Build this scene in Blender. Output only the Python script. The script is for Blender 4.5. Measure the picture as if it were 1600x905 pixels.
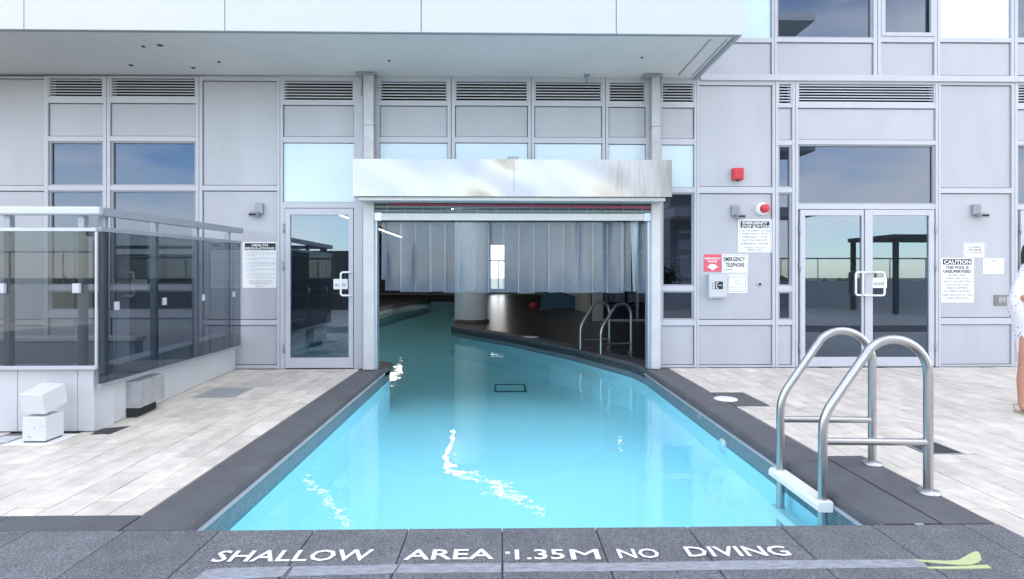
import bpy, bmesh, math, random
from math import radians, sin, cos, tan, atan, atan2, pi
from mathutils import Vector, Matrix
random.seed(7)
SC = bpy.context.scene
for o in list(bpy.data.objects): bpy.data.objects.remove(o)

# ------------------------------------------------------------------ camera
F, H, YH, YAW = 870.0, 1.34, 428.0, radians(1.0)      # focal length (px of a 1600 px wide frame), eye height, horizon row
cam_d = bpy.data.cameras.new('camera'); cam = bpy.data.objects.new('camera', cam_d)
SC.collection.objects.link(cam); SC.camera = cam
cam.location = (0, 0, H); cam.rotation_euler = (radians(90), 0, -YAW)
cam_d.sensor_width = 36; cam_d.lens = F/1600*36; cam_d.shift_y = -(452.5-YH)/1600
cam_d.clip_start = 0.05; cam_d.clip_end = 6000

# ------------------------------------------------------------------ world, sun, exposure
SUN_AZ, SUN_EL = radians(-18), radians(56)            # behind the building: the whole terrace lies in its shade
w = bpy.data.worlds.new('World'); SC.world = w; w.use_nodes = True
nt = w.node_tree; N = nt.nodes; L = nt.links; N.clear()
out = N.new('ShaderNodeOutputWorld'); bg = N.new('ShaderNodeBackground'); bg.inputs[1].default_value = 0.12
sky = N.new('ShaderNodeTexSky'); sky.sky_type = 'NISHITA'; sky.sun_disc = False
sky.sun_elevation = SUN_EL; sky.sun_rotation = SUN_AZ; sky.dust_density = 0.3; sky.ozone_density = 2.0
tc = N.new('ShaderNodeTexCoord'); mp = N.new('ShaderNodeMapping'); mp.inputs['Scale'].default_value = (1.0, 1.0, 3.2)
mp.inputs['Location'].default_value = (3.1, 0.4, 0.0)
nz = N.new('ShaderNodeTexNoise'); nz.inputs['Scale'].default_value = 2.6; nz.inputs['Detail'].default_value = 9; nz.inputs['Roughness'].default_value = .56
cr = N.new('ShaderNodeValToRGB'); cr.color_ramp.elements[0].position = .40; cr.color_ramp.elements[1].position = .66
mx = N.new('ShaderNodeMix'); mx.data_type = 'RGBA'; mx.inputs['B'].default_value = (7.9, 7.35, 6.75, 1)
L.new(tc.outputs['Generated'], mp.inputs[0]); L.new(mp.outputs[0], nz.inputs['Vector']); L.new(nz.outputs[0], cr.inputs[0])
L.new(cr.outputs[0], mx.inputs['Factor']); L.new(sky.outputs[0], mx.inputs['A']); L.new(mx.outputs['Result'], bg.inputs[0]); L.new(bg.outputs[0], out.inputs[0])
sun_d = bpy.data.lights.new('sun', 'SUN'); sun = bpy.data.objects.new('sun', sun_d); SC.collection.objects.link(sun)
sun_d.energy = 3.0; sun_d.angle = radians(.53); sun_d.color = (1, .95, .88)
sdir = Vector((sin(SUN_AZ)*cos(SUN_EL), cos(SUN_AZ)*cos(SUN_EL), sin(SUN_EL)))
sun.rotation_euler = (-sdir).to_track_quat('-Z', 'Y').to_euler(); sun.location = sdir*60
vs = SC.view_settings; vs.view_transform = 'Standard'; vs.look = 'None'; vs.gamma = 1; vs.exposure = 2.25
SC.cycles.max_bounces = 10; SC.cycles.transparent_max_bounces = 24; SC.cycles.glossy_bounces = 5; SC.cycles.diffuse_bounces = 6
SC.cycles.use_denoising = True

# ------------------------------------------------------------------ survey helpers: sight lines of the photograph onto known planes
def XA(px, Y): return Y*tan(YAW + atan((px-800)/F))
def DEP(X, Y): return Y*cos(YAW) + X*sin(YAW)
def ZA(py, X, Y): return H + (YH-py)*DEP(X, Y)/F
def GA(px, py, Z=0.0):
    d = F*(H-Z)/(py-YH); l = (px-800)/F*d
    return (l*cos(YAW)+d*sin(YAW), d*cos(YAW)-l*sin(YAW))

# ------------------------------------------------------------------ materials
def mat(name, col, rough=.5, metal=0.0, var=0.0, vscale=4.0, vcol=None, bump=0.0, bscale=40.0, coat=0.0, spec=.5, stretch=(1,1,1), rand=0.0, speck=None, rvar=0.0):
    m = bpy.data.materials.new(name); m.use_nodes = True; nt = m.node_tree; N = nt.nodes; L = nt.links
    b = N['Principled BSDF']; b.inputs['Base Color'].default_value = (*col, 1); b.inputs['Roughness'].default_value = rough
    b.inputs['Metallic'].default_value = metal; b.inputs['Specular IOR Level'].default_value = spec; b.inputs['Coat Weight'].default_value = coat
    g = N.new('ShaderNodeNewGeometry'); mp = N.new('ShaderNodeMapping'); mp.inputs['Scale'].default_value = stretch
    L.new(g.outputs['Position'], mp.inputs[0])
    last = None
    if var > 0 or vcol:
        n = N.new('ShaderNodeTexNoise'); n.inputs['Scale'].default_value = vscale; n.inputs['Detail'].default_value = 7; n.inputs['Roughness'].default_value = .62
        L.new(mp.outputs[0], n.inputs['Vector'])
        r = N.new('ShaderNodeMapRange'); r.inputs['From Min'].default_value = .3; r.inputs['From Max'].default_value = .7
        L.new(n.outputs[0], r.inputs['Value'])
        mx = N.new('ShaderNodeMix'); mx.data_type = 'RGBA'
        c2 = vcol if vcol else tuple(c*(1-var) for c in col)
        mx.inputs['A'].default_value = (*col, 1); mx.inputs['B'].default_value = (*c2, 1)
        L.new(r.outputs[0], mx.inputs['Factor']); last = mx.outputs['Result']
        if rvar:
            rr = N.new('ShaderNodeMapRange'); rr.inputs['To Min'].default_value = max(.02, rough-rvar); rr.inputs['To Max'].default_value = rough+rvar
            L.new(n.outputs[0], rr.inputs['Value']); L.new(rr.outputs[0], b.inputs['Roughness'])
    if speck:
        n2 = N.new('ShaderNodeTexNoise'); n2.inputs['Scale'].default_value = speck[0]; n2.inputs['Detail'].default_value = 2
        L.new(g.outputs['Position'], n2.inputs['Vector'])
        r2 = N.new('ShaderNodeMapRange'); r2.inputs['From Min'].default_value = .35; r2.inputs['From Max'].default_value = .65
        r2.inputs['To Min'].default_value = 1-speck[1]; r2.inputs['To Max'].default_value = 1+speck[1]; L.new(n2.outputs[0], r2.inputs['Value'])
        vm = N.new('ShaderNodeVectorMath'); vm.operation = 'SCALE'
        if last: L.new(last, vm.inputs[0])
        else: vm.inputs[0].default_value = col
        L.new(r2.outputs[0], vm.inputs['Scale']); last = vm.outputs[0]
    if rand > 0:
        oi = N.new('ShaderNodeObjectInfo'); ad = N.new('ShaderNodeMath'); ad.operation = 'ADD'; fr = N.new('ShaderNodeMath'); fr.operation = 'FRACT'
        L.new(oi.outputs['Random'], ad.inputs[0]); L.new(g.outputs['Random Per Island'], ad.inputs[1]); L.new(ad.outputs[0], fr.inputs[0])
        r3 = N.new('ShaderNodeMapRange'); r3.inputs['To Min'].default_value = 1-rand; r3.inputs['To Max'].default_value = 1+rand*.5; L.new(fr.outputs[0], r3.inputs['Value'])
        vm = N.new('ShaderNodeVectorMath'); vm.operation = 'SCALE'
        if last: L.new(last, vm.inputs[0])
        else: vm.inputs[0].default_value = col
        L.new(r3.outputs[0], vm.inputs['Scale']); last = vm.outputs[0]
    if last: L.new(last, b.inputs['Base Color'])
    if bump > 0:
        n = N.new('ShaderNodeTexNoise'); n.inputs['Scale'].default_value = bscale; n.inputs['Detail'].default_value = 4
        L.new(mp.outputs[0], n.inputs['Vector'])
        bp = N.new('ShaderNodeBump'); bp.inputs['Strength'].default_value = bump; bp.inputs['Distance'].default_value = .02
        L.new(n.outputs[0], bp.inputs['Height']); L.new(bp.outputs[0], b.inputs['Normal'])
    return m

def glass(name, tint, ior, base=0.0, wav=0.0, gl=(1,1,1), rough=0.0, wscale=1.2, dist=.01):
    m = bpy.data.materials.new(name); m.use_nodes = True; nt = m.node_tree; N = nt.nodes; L = nt.links; N.clear()
    o = N.new('ShaderNodeOutputMaterial'); t = N.new('ShaderNodeBsdfTransparent'); t.inputs[0].default_value = (*tint, 1)
    g = N.new('ShaderNodeBsdfGlossy'); g.inputs['Roughness'].default_value = rough; g.inputs[0].default_value = (*gl, 1)
    f = N.new('ShaderNodeFresnel'); f.inputs[0].default_value = ior; mx = N.new('ShaderNodeMixShader')
    gg = N.new('ShaderNodeNewGeometry'); mm = N.new('ShaderNodeMapRange'); mm.inputs['To Min'].default_value = ior; mm.inputs['To Max'].default_value = 1/ior
    L.new(gg.outputs['Backfacing'], mm.inputs['Value']); L.new(mm.outputs[0], f.inputs[0])     # a thin pane reflects alike from both sides
    fac = f.outputs[0]
    if base:
        a = N.new('ShaderNodeMath'); a.operation = 'ADD'; a.inputs[1].default_value = base; a.use_clamp = True; L.new(fac, a.inputs[0]); fac = a.outputs[0]
    L.new(fac, mx.inputs[0]); L.new(t.outputs[0], mx.inputs[1]); L.new(g.outputs[0], mx.inputs[2]); L.new(mx.outputs[0], o.inputs[0])
    if wav:
        ge = N.new('ShaderNodeNewGeometry'); n = N.new('ShaderNodeTexNoise'); n.inputs['Scale'].default_value = wscale; n.inputs['Detail'].default_value = 2
        L.new(ge.outputs['Position'], n.inputs['Vector']); bp = N.new('ShaderNodeBump'); bp.inputs['Strength'].default_value = wav; bp.inputs['Distance'].default_value = dist
        L.new(n.outputs[0], bp.inputs['Height']); L.new(bp.outputs[0], g.inputs['Normal']); L.new(bp.outputs[0], f.inputs['Normal'])
    return m

M = {}
M['panel'] = mat('panel_metal', (.455,.468,.510), .40, 0, .09, 1.6, stretch=(1.6,1,.5), rand=.05, rvar=.08, bump=.06, bscale=1.1)
M['frame'] = mat('frame_aluminium', (.51,.525,.575), .38, .0, .07, 3)
M['groove'] = mat('shadow_gap', (.10,.105,.125), .8)
M['fascia'] = mat('fascia_panel', (.54,.565,.60), .35, 0, .03, .8)
M['soffit'] = mat('soffit_paint', (.80,.78,.76), .8, 0, .10, 1.2, bump=.05, bscale=12)
M['spandrel'] = mat('back_painted_glass', (.60,.74,.80), .12, 0, .03, 1, coat=.3)
M['slat'] = mat('louvre_slat', (.62,.64,.69), .45)
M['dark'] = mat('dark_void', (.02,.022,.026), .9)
M['pane'] = glass('window_glass', (.52,.57,.62), 1.8, .05, 0, (.50,.58,.73))
M['rail_glass'] = glass('tinted_rail_glass', (.55,.58,.60), 1.45, .0, 0, (.80,.84,.88))
M['stainless'] = mat('brushed_stainless', (.50,.50,.50), .30, 1.0, .1, 30, stretch=(1,1,1), rvar=.05)
M['hood'] = mat('polished_stainless', (.40,.385,.375), .26, 1.0, .04, 3, bump=.4, bscale=2.4, stretch=(1.0,1,.35))
M['galv'] = mat('galvanised_steel', (.50,.51,.53), .45, .35, .22, 9, bump=.05, bscale=60)
M['post_paint'] = mat('white_post_paint', (.60,.60,.60), .5, 0, .14, 6)
M['track'] = mat('track_aluminium', (.55,.60,.68), .3, .6)
M['bar'] = mat('bottom_bar_aluminium', (.62,.61,.60), .4, .2, .08, 5)
M['paver'] = mat('limestone_paver', (.745,.68,.60), .62, 0, .0, 3.2, (.56,.51,.45), bump=.12, bscale=30, stretch=(2.2,.8,1), rand=.14, speck=(9,.07))
M['joint'] = mat('paver_joint', (.17,.16,.15), .95)
M['granite'] = mat('flamed_granite', (.175,.180,.196), .62, 0, .30, 5.5, bump=.25, bscale=220, rand=.12, speck=(150,.55))
M['coping'] = mat('coping_granite', (.118,.121,.130), .55, 0, .28, 4.5, bump=.2, bscale=160, rand=.10, speck=(150,.28))
M['gjoint'] = mat('granite_joint', (.02,.02,.022), .9)
M['plaster'] = mat('pool_plaster', (.76,.925,.98), .6, 0, .03, 1.5)
M['strip'] = mat('waterline_strip', (.36,.40,.44), .4)
M['rail_paint'] = mat('rail_light_metal', (.48,.51,.55), .35, .25)
M['rail_grey'] = mat('rail_grey_metal', (.34,.37,.42), .4, .3)
M['white'] = mat('white_plastic', (.80,.80,.80), .35, 0, .04, 8)
M['stucco'] = mat('parapet_panel', (.56,.58,.60), .55, 0, .08, 1.6, bump=.04, bscale=90)
M['boxwhite'] = mat('cast_light_housing', (.64,.65,.67), .55, 0, .08, 14, bump=.12, bscale=120)
M['grey'] = mat('grey_fixture', (.33,.35,.38), .4, .3, .08, 20)
M['black'] = mat('black_print', (.018,.019,.022), .6)
M['greyprint'] = mat('grey_print', (.07,.073,.08), .7)
M['sign'] = mat('sign_white', (.80,.81,.83), .4)
M['red'] = mat('red_plastic', (.62,.035,.06), .35, 0, .1, 20)
M['redsign'] = mat('red_sign', (.66,.10,.16), .5)
M['paint'] = mat('painted_lettering', (.82,.82,.82), .6, 0, .08, 40)
M['hallfloor'] = mat('hall_floor_tile', (.048,.044,.044), .30, 0, .3, 3)
M['hallwall'] = mat('hall_wall', (.32,.33,.35), .7, 0, .15, 1)
M['hallwhite'] = mat('hall_white_wall', (.55,.56,.58), .6, 0, .1, 1)
M['hallceil'] = mat('hall_ceiling', (.45,.46,.48), .7)
M['concrete'] = mat('column_concrete', (.74,.78,.80), .6, 0, .12, 3)
M['brown'] = mat('brown_stone', (.10,.07,.06), .35, 0, .2, 4)
M['skin'] = mat('skin', (.50,.25,.17), .5, 0, .08, 8); 
M['hair'] = mat('hair', (.03,.02,.015), .5)
M['gold'] = mat('gold', (.80,.50,.14), .25, 1)
M['bluecover'] = mat('blue_cover', (.05,.16,.28), .5, 0, .25, 3)
M['wood'] = mat('dark_timber', (.13,.13,.135), .6, 0, .2, 6)
M['leaf'] = mat('leaf', (.05,.09,.03), .6, 0, .4, 10)
M['ground'] = mat('city_ground', (.10,.12,.09), .9, 0, .5, .02)
M['brass'] = mat('drain_metal', (.20,.21,.22), .45, .5)
M['grate'] = mat('grate_metal', (.50,.51,.52), .45, .2, .1, 20)
M['darkmat'] = mat('dark_grate', (.045,.048,.05), .7, 0, .3, 40)
M['limetape'] = mat('lime_tape', (.54,.60,.30), .55, 0, .12, 12)
M['greenslat'] = mat('clear_shutter_plastic', (.20,.255,.26), .15, 0, .25, 30, coat=.5)
M['redstrap'] = mat('red_strap', (.36,.07,.13), .6)

def emis(name, col, s):
    m = bpy.data.materials.new(name); m.use_nodes = True; b = m.node_tree.nodes['Principled BSDF']
    b.inputs['Emission Color'].default_value = (*col, 1); b.inputs['Emission Strength'].default_value = s; return m
M['lamp'] = emis('warm_lamp', (1, .94, .86), 11.0)

# water: clear sheet over pale plaster
m = glass('pool_water', (.63,.955,1.0), 1.33); nt = m.node_tree; N = nt.nodes; L = nt.links
ge = N.new('ShaderNodeNewGeometry'); n1 = N.new('ShaderNodeTexNoise'); n1.inputs['Scale'].default_value = 2.2; n1.inputs['Detail'].default_value = 3
n2 = N.new('ShaderNodeTexNoise'); n2.inputs['Scale'].default_value = 11; n2.inputs['Detail'].default_value = 2; n2.inputs['Distortion'].default_value = .6
ad = N.new('ShaderNodeMath'); ad.operation = 'MULTIPLY_ADD'; ad.inputs[1].default_value = .16
L.new(ge.outputs['Position'], n1.inputs['Vector']); L.new(ge.outputs['Position'], n2.inputs['Vector'])
L.new(n2.outputs[0], ad.inputs[0]); L.new(n1.outputs[0], ad.inputs[2])
bp = N.new('ShaderNodeBump'); bp.inputs['Strength'].default_value = .35; bp.inputs['Distance'].default_value = .012; L.new(ad.outputs[0], bp.inputs['Height'])
for n in N:
    if n.type in ('BSDF_GLOSSY', 'FRESNEL'): L.new(bp.outputs[0], n.inputs['Normal'])
M['water'] = m
# milky strip-curtain PVC
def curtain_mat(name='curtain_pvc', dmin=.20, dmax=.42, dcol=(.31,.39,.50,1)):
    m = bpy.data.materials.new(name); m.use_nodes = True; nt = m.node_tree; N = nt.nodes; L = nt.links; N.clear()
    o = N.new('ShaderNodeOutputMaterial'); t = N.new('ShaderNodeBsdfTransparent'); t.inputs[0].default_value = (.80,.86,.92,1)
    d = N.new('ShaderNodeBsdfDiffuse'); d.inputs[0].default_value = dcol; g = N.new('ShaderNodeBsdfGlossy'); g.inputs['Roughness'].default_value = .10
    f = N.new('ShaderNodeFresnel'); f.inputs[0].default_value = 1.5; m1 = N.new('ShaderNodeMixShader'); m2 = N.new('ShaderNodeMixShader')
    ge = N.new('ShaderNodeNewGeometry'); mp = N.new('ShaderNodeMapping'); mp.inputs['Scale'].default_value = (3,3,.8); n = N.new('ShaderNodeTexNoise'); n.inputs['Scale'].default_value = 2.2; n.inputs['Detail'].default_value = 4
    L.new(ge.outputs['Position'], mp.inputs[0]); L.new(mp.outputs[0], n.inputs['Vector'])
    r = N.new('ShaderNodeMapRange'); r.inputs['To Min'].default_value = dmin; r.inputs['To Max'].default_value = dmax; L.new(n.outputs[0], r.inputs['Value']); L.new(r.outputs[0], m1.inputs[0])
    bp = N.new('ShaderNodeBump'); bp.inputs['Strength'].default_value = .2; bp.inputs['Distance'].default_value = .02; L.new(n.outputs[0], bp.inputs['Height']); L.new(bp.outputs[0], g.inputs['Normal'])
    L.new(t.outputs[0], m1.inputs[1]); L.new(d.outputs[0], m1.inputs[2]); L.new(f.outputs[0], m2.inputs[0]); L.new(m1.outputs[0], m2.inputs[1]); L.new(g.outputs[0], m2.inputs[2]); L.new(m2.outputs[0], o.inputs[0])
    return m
M['pvc'] = curtain_mat(); M['pvcbright'] = curtain_mat('curtain_pvc_painted_shine', .55, .9, (.55,.66,.72,1))  # second copy is paler: the twisted strip's reflected light painted as colour
M['pvcedge'] = mat('pvc_edge', (.40,.47,.56), .3)
# small glass mosaic of the waterline band
def mosaic():
    m = bpy.data.materials.new('mosaic_band'); m.use_nodes = True; nt = m.node_tree; N = nt.nodes; L = nt.links; b = N['Principled BSDF']; b.inputs['Roughness'].default_value = .25
    ge = N.new('ShaderNodeNewGeometry'); sp = N.new('ShaderNodeSeparateXYZ'); L.new(ge.outputs['Position'], sp.inputs[0])
    a = N.new('ShaderNodeMath'); a.operation = 'ADD'; L.new(sp.outputs[0], a.inputs[0]); L.new(sp.outputs[1], a.inputs[1])
    cb = N.new('ShaderNodeCombineXYZ'); L.new(a.outputs[0], cb.inputs[0]); L.new(sp.outputs[2], cb.inputs[1])
    br = N.new('ShaderNodeTexBrick'); br.offset = 0; br.inputs['Scale'].default_value = 1; br.inputs['Brick Width'].default_value = .024; br.inputs['Row Height'].default_value = .024
    br.inputs['Mortar Size'].default_value = .0016; br.inputs['Color1'].default_value = (.10,.145,.175,1); br.inputs['Color2'].default_value = (.15,.20,.235,1); br.inputs['Mortar'].default_value = (.26,.29,.31,1)
    L.new(cb.outputs[0], br.inputs['Vector']); L.new(br.outputs[0], b.inputs['Base Color']); return m
M['mosaic'] = mosaic()
def worn_tape():
    m = bpy.data.materials.new('worn_tape_residue'); m.use_nodes = True; nt = m.node_tree; N = nt.nodes; L = nt.links; b = N['Principled BSDF']; b.inputs['Roughness'].default_value = .6
    ge = N.new('ShaderNodeNewGeometry'); mp = N.new('ShaderNodeMapping'); mp.inputs['Scale'].default_value = (14,60,1); n = N.new('ShaderNodeTexNoise'); n.inputs['Scale'].default_value = 1; n.inputs['Detail'].default_value = 7; n.inputs['Roughness'].default_value = .7
    L.new(ge.outputs['Position'], mp.inputs[0]); L.new(mp.outputs[0], n.inputs['Vector']); r = N.new('ShaderNodeValToRGB')
    r.color_ramp.elements[0].position = .36; r.color_ramp.elements[0].color = (.20,.21,.23,1); r.color_ramp.elements[1].position = .62; r.color_ramp.elements[1].color = (.36,.38,.42,1)
    L.new(n.outputs[0], r.inputs[0]); L.new(r.outputs[0], b.inputs['Base Color']); return m
M['worn'] = worn_tape()
def floral():
    m = bpy.data.materials.new('floral_dress_cloth'); m.use_nodes = True; nt = m.node_tree; N = nt.nodes; L = nt.links; b = N['Principled BSDF']; b.inputs['Roughness'].default_value = .8
    ge = N.new('ShaderNodeNewGeometry'); v = N.new('ShaderNodeTexVoronoi'); v.inputs['Scale'].default_value = 42; L.new(ge.outputs['Position'], v.inputs['Vector'])
    n = N.new('ShaderNodeTexNoise'); n.inputs['Scale'].default_value = 5; L.new(ge.outputs['Position'], n.inputs['Vector'])
    lt = N.new('ShaderNodeMath'); lt.operation = 'LESS_THAN'; lt.inputs[1].default_value = .33; L.new(v.outputs['Distance'], lt.inputs[0])
    gt = N.new('ShaderNodeMath'); gt.operation = 'GREATER_THAN'; gt.inputs[1].default_value = .52; L.new(n.outputs[0], gt.inputs[0])
    mu = N.new('ShaderNodeMath'); mu.operation = 'MULTIPLY'; L.new(lt.outputs[0], mu.inputs[0]); L.new(gt.outputs[0], mu.inputs[1])
    hs = N.new('ShaderNodeHueSaturation'); hs.inputs['Saturation'].default_value = .8; L.new(v.outputs['Color'], hs.inputs['Color'])
    mx = N.new('ShaderNodeMix'); mx.data_type = 'RGBA'; mx.inputs['A'].default_value = (.78,.76,.80,1); L.new(hs.outputs[0], mx.inputs['B']); L.new(mu.outputs[0], mx.inputs['Factor']); L.new(mx.outputs['Result'], b.inputs['Base Color'])
    return m
M['floral'] = floral()

# ------------------------------------------------------------------ mesh helpers
class MB:
    def __init__(s): s.v = []; s.f = []; s.sm = []
    def add(s, vs, fs, smooth=False):
        n = len(s.v); s.v += [tuple(v) for v in vs]; s.f += [tuple(i+n for i in f) for f in fs]; s.sm += [smooth]*len(fs); return s
    def box(s, x0, x1, y0, y1, z0, z1, c=0.0, mx=None):
        if x0 > x1: x0, x1 = x1, x0
        if y0 > y1: y0, y1 = y1, y0
        if z0 > z1: z0, z1 = z1, z0
        if c <= 0:
            vs = [(x,y,z) for z in (z0,z1) for x,y in ((x0,y0),(x1,y0),(x1,y1),(x0,y1))]
            fs = [(0,3,2,1),(4,5,6,7),(0,1,5,4),(1,2,6,5),(2,3,7,6),(3,0,4,7)]
        else:
            c = min(c, (x1-x0)/2.2, (y1-y0)/2.2, (z1-z0)/2.2)
            bm = bmesh.new(); bmesh.ops.create_cube(bm, size=1)
            for v in bm.verts: v.co = ((x0+x1)/2+v.co.x*(x1-x0), (y0+y1)/2+v.co.y*(y1-y0), (z0+z1)/2+v.co.z*(z1-z0))
            bmesh.ops.bevel(bm, geom=bm.edges[:], offset=c, segments=1, affect='EDGES', profile=.5)
            bm.verts.index_update(); vs = [tuple(v.co) for v in bm.verts]; fs = [tuple(v.index for v in f.verts) for f in bm.faces]; bm.free()
        if mx is not None: vs = [tuple(mx @ Vector(v)) for v in vs]
        return s.add(vs, fs)
    def prism(s, poly, z0, z1):
        n = len(poly); vs = [(x,y,z0) for x,y in poly]+[(x,y,z1) for x,y in poly]
        a = sum(poly[i][0]*poly[(i+1)%n][1]-poly[(i+1)%n][0]*poly[i][1] for i in range(n))
        fs = [tuple(range(n))[::-1], tuple(range(n,2*n))]+[(i,(i+1)%n,n+(i+1)%n,n+i) for i in range(n)]
        if a < 0: fs = [f[::-1] for f in fs]
        return s.add(vs, fs)
    def tube(s, pts, r, seg=12, cap=True):
        P = [Vector(p) for p in pts]; n = len(P); rs = r if isinstance(r, (list,tuple)) else [r]*n
        up = Vector((0,0,1)); t0 = (P[1]-P[0]).normalized()
        if abs(t0.dot(up)) > .95: up = Vector((0,1,0))
        u = t0.cross(up).normalized(); vs = []
        for i, p in enumerate(P):
            t = (P[min(i+1,n-1)]-P[max(i-1,0)]).normalized()
            u = (u - t*u.dot(t)).normalized(); v = t.cross(u)
            for k in range(seg):
                a = 2*pi*k/seg; vs.append(p+(u*cos(a)+v*sin(a))*rs[i])
        fs = [(i*seg+k, i*seg+(k+1)%seg, (i+1)*seg+(k+1)%seg, (i+1)*seg+k) for i in range(n-1) for k in range(seg)]
        s.add(vs, fs, True)
        if cap: s.add(vs[:seg], [tuple(range(seg))[::-1]]); s.add(vs[-seg:], [tuple(range(seg))])
        return s
    def lathe(s, prof, c=(0,0,0), seg=24, axis='z', smooth=True):
        vs = []
        for r, h in prof:
            for k in range(seg):
                a = 2*pi*k/seg; x, y = r*cos(a), r*sin(a)
                vs.append({'z':(c[0]+x,c[1]+y,c[2]+h), 'y':(c[0]+x,c[1]-h,c[2]+y), 'x':(c[0]+h,c[1]+x,c[2]+y)}[axis])
        n = len(prof); fs = [(i*seg+k, i*seg+(k+1)%seg, (i+1)*seg+(k+1)%seg, (i+1)*seg+k) for i in range(n-1) for k in range(seg)]
        s.add(vs, fs, smooth); return s
    def mesh(s, name, m):
        me = bpy.data.meshes.new(name); me.from_pydata(s.v, [], s.f); me.polygons.foreach_set('use_smooth', s.sm)
        me.materials.append(m); me.validate(); me.update(); return me
    def build(s, name, m, parent=None, **kw):
        o = bpy.data.objects.new(name, s.mesh(name, m)); SC.collection.objects.link(o)
        if parent is not None: o.parent = parent; o.matrix_parent_inverse = world_inv(parent)
        tag(o, **kw); return o
def world_of(q):
    m = Matrix.LocRotScale(q.location, q.rotation_euler, q.scale)
    return m if q.parent is None else world_of(q.parent) @ q.matrix_parent_inverse @ m
def world_inv(p): return world_of(p).inverted()
def tag(o, label=None, cat=None, group=None, kind=None):
    for k, v in (('label',label),('category',cat),('group',group),('kind',kind)):
        if v: o[k] = v
    return o
def thing(name, loc, label, cat, group=None):
    o = bpy.data.objects.new(name, None); SC.collection.objects.link(o); o.location = loc; o.empty_display_size = .1
    return tag(o, label, cat, group)
def B(x0,x1,y0,y1,z0,z1,c=0.0): return MB().box(x0,x1,y0,y1,z0,z1,c)
def lettering(body, x, z, w, h, Y, m, parent, bold=.0, name='lettering', floor=False, align=None):
    cu = bpy.data.curves.new('txt', 'FONT'); cu.body = body; cu.resolution_u = 2; cu.offset = bold; cu.extrude = 0; cu.align_x = 'CENTER'; cu.space_line = .92 if align is None else align
    t = bpy.data.objects.new('txt', cu); SC.collection.objects.link(t)
    dg = bpy.context.evaluated_depsgraph_get(); dg.update(); me = bpy.data.meshes.new_from_object(t.evaluated_get(dg))
    bpy.data.objects.remove(t); me.materials.clear(); me.materials.append(m)
    xs = [v.co.x for v in me.vertices]; ys = [v.co.y for v in me.vertices]; x0, x1, y0, y1 = min(xs), max(xs), min(ys), max(ys)
    for v in me.vertices:
        a = x + (v.co.x-x0)/(x1-x0)*w; b = z + (v.co.y-y0)/(y1-y0)*h
        v.co = (a, b, Y) if floor else (a, Y, b)
    o = bpy.data.objects.new(name, me); SC.collection.objects.link(o)
    if parent is not None: o.parent = parent; o.matrix_parent_inverse = world_inv(parent)
    return o

YF = 7.90          # outer face of the facade frames
GX0, GX1 = XA(583, YF), XA(1020, YF)   # doorway for the swimmers
PL, PR, PN = -1.67, 2.03, 2.93         # pool inner faces left, right and near
WZ = -0.20         # water level

# ================================================================== THE SETTING
# pool outline (inner water face), counter-clockwise from the near left corner
pool_poly = [(PL,PN),(PR,PN),(PR,7.85),(1.96,8.35),(1.30,9.95),(.20,11.95),(-1.05,13.7),(-1.32,14.3),(-1.35,18),(-1.35,30),(-3.9,30),(-4.7,24),(-4.9,17),(-4.4,9.2),(PL-.05,8.45),(PL,8.3)]
CW = .335
# deck base sheet pieces around the pool (outdoors)
b = MB(); zt = -.012
for x0,x1,y0,y1 in ((-16,PL-CW+.03,-14,7.86),(PR+CW-.03,20,-14,7.86),(PL-CW+.03,PR+CW-.03,-14,PN-.02)): b.box(x0,x1,y0,y1,-.30,zt)
deck = b.build('paved_deck', M['joint'], kind='structure')
# limestone pavers as single pieces
PW, PLn, GAP = .195, .385, .006
wall_c = GA(147,675); wall_b = GA(368,577)
def in_left_wall(x, y):  # inside the footprint of the parapet enclosure
    if y < wall_c[1]: return False
    t = (y-wall_c[1])/(wall_b[1]-wall_c[1]); return x < wall_c[0]+(wall_b[0]-wall_c[0])*t - .02
cells = []
Y0D = 3.135
def rect_cells(xa, xb, sgn):
    k = 0; x = xa
    while (x < xb-.01 if sgn > 0 else x > xb+.01):
        xn = x+sgn*PW; j = 0; y = Y0D - [0,.5,.22,.72][k % 4]*PLn
        while y < YF-.02:
            a, c = max(y, Y0D), min(y+PLn, YF-.02)
            if c-a > .03: cells.append([min(x,xn), max(x,xn), a, c])
            y += PLn
        x = xn; k += 1
rect_cells(PL-CW, -7.6, -1); rect_cells(PR+CW, 9.9, 1)
XS = PR+CW+.285
for k in range(8):
    for j in range(5): cells.append([XS+PW*k, XS+PW*(k+1), max(1.55,Y0D-PLn*(j+1)+[0,.5,.22,.72][k%4]*.0), Y0D-PLn*j])
holes = []
dr_sq = (GA(1155,613)[0], GA(1395,636)[1], GA(1120,613)[1])   # skimmer tile corner data
sk = (PR+CW, PR+CW+.36, GA(1170,635)[1], GA(1130,613)[1]); holes.append(sk)
SIDE_TILE = (PR+CW, PR+CW+.285, PN, GA(1320,712)[1]); holes.append(SIDE_TILE)
d0 = GA(1450,710); d1 = GA(1455,691); sqd = (d0[0]+.0, d0[0]+.285, d0[1], d1[1]); holes.append(sqd)
g0 = GA(297,622); g1 = GA(345,606); gratr = (g0[0], GA(365,621)[0], g0[1], g1[1]); holes.append(gratr)
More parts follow.
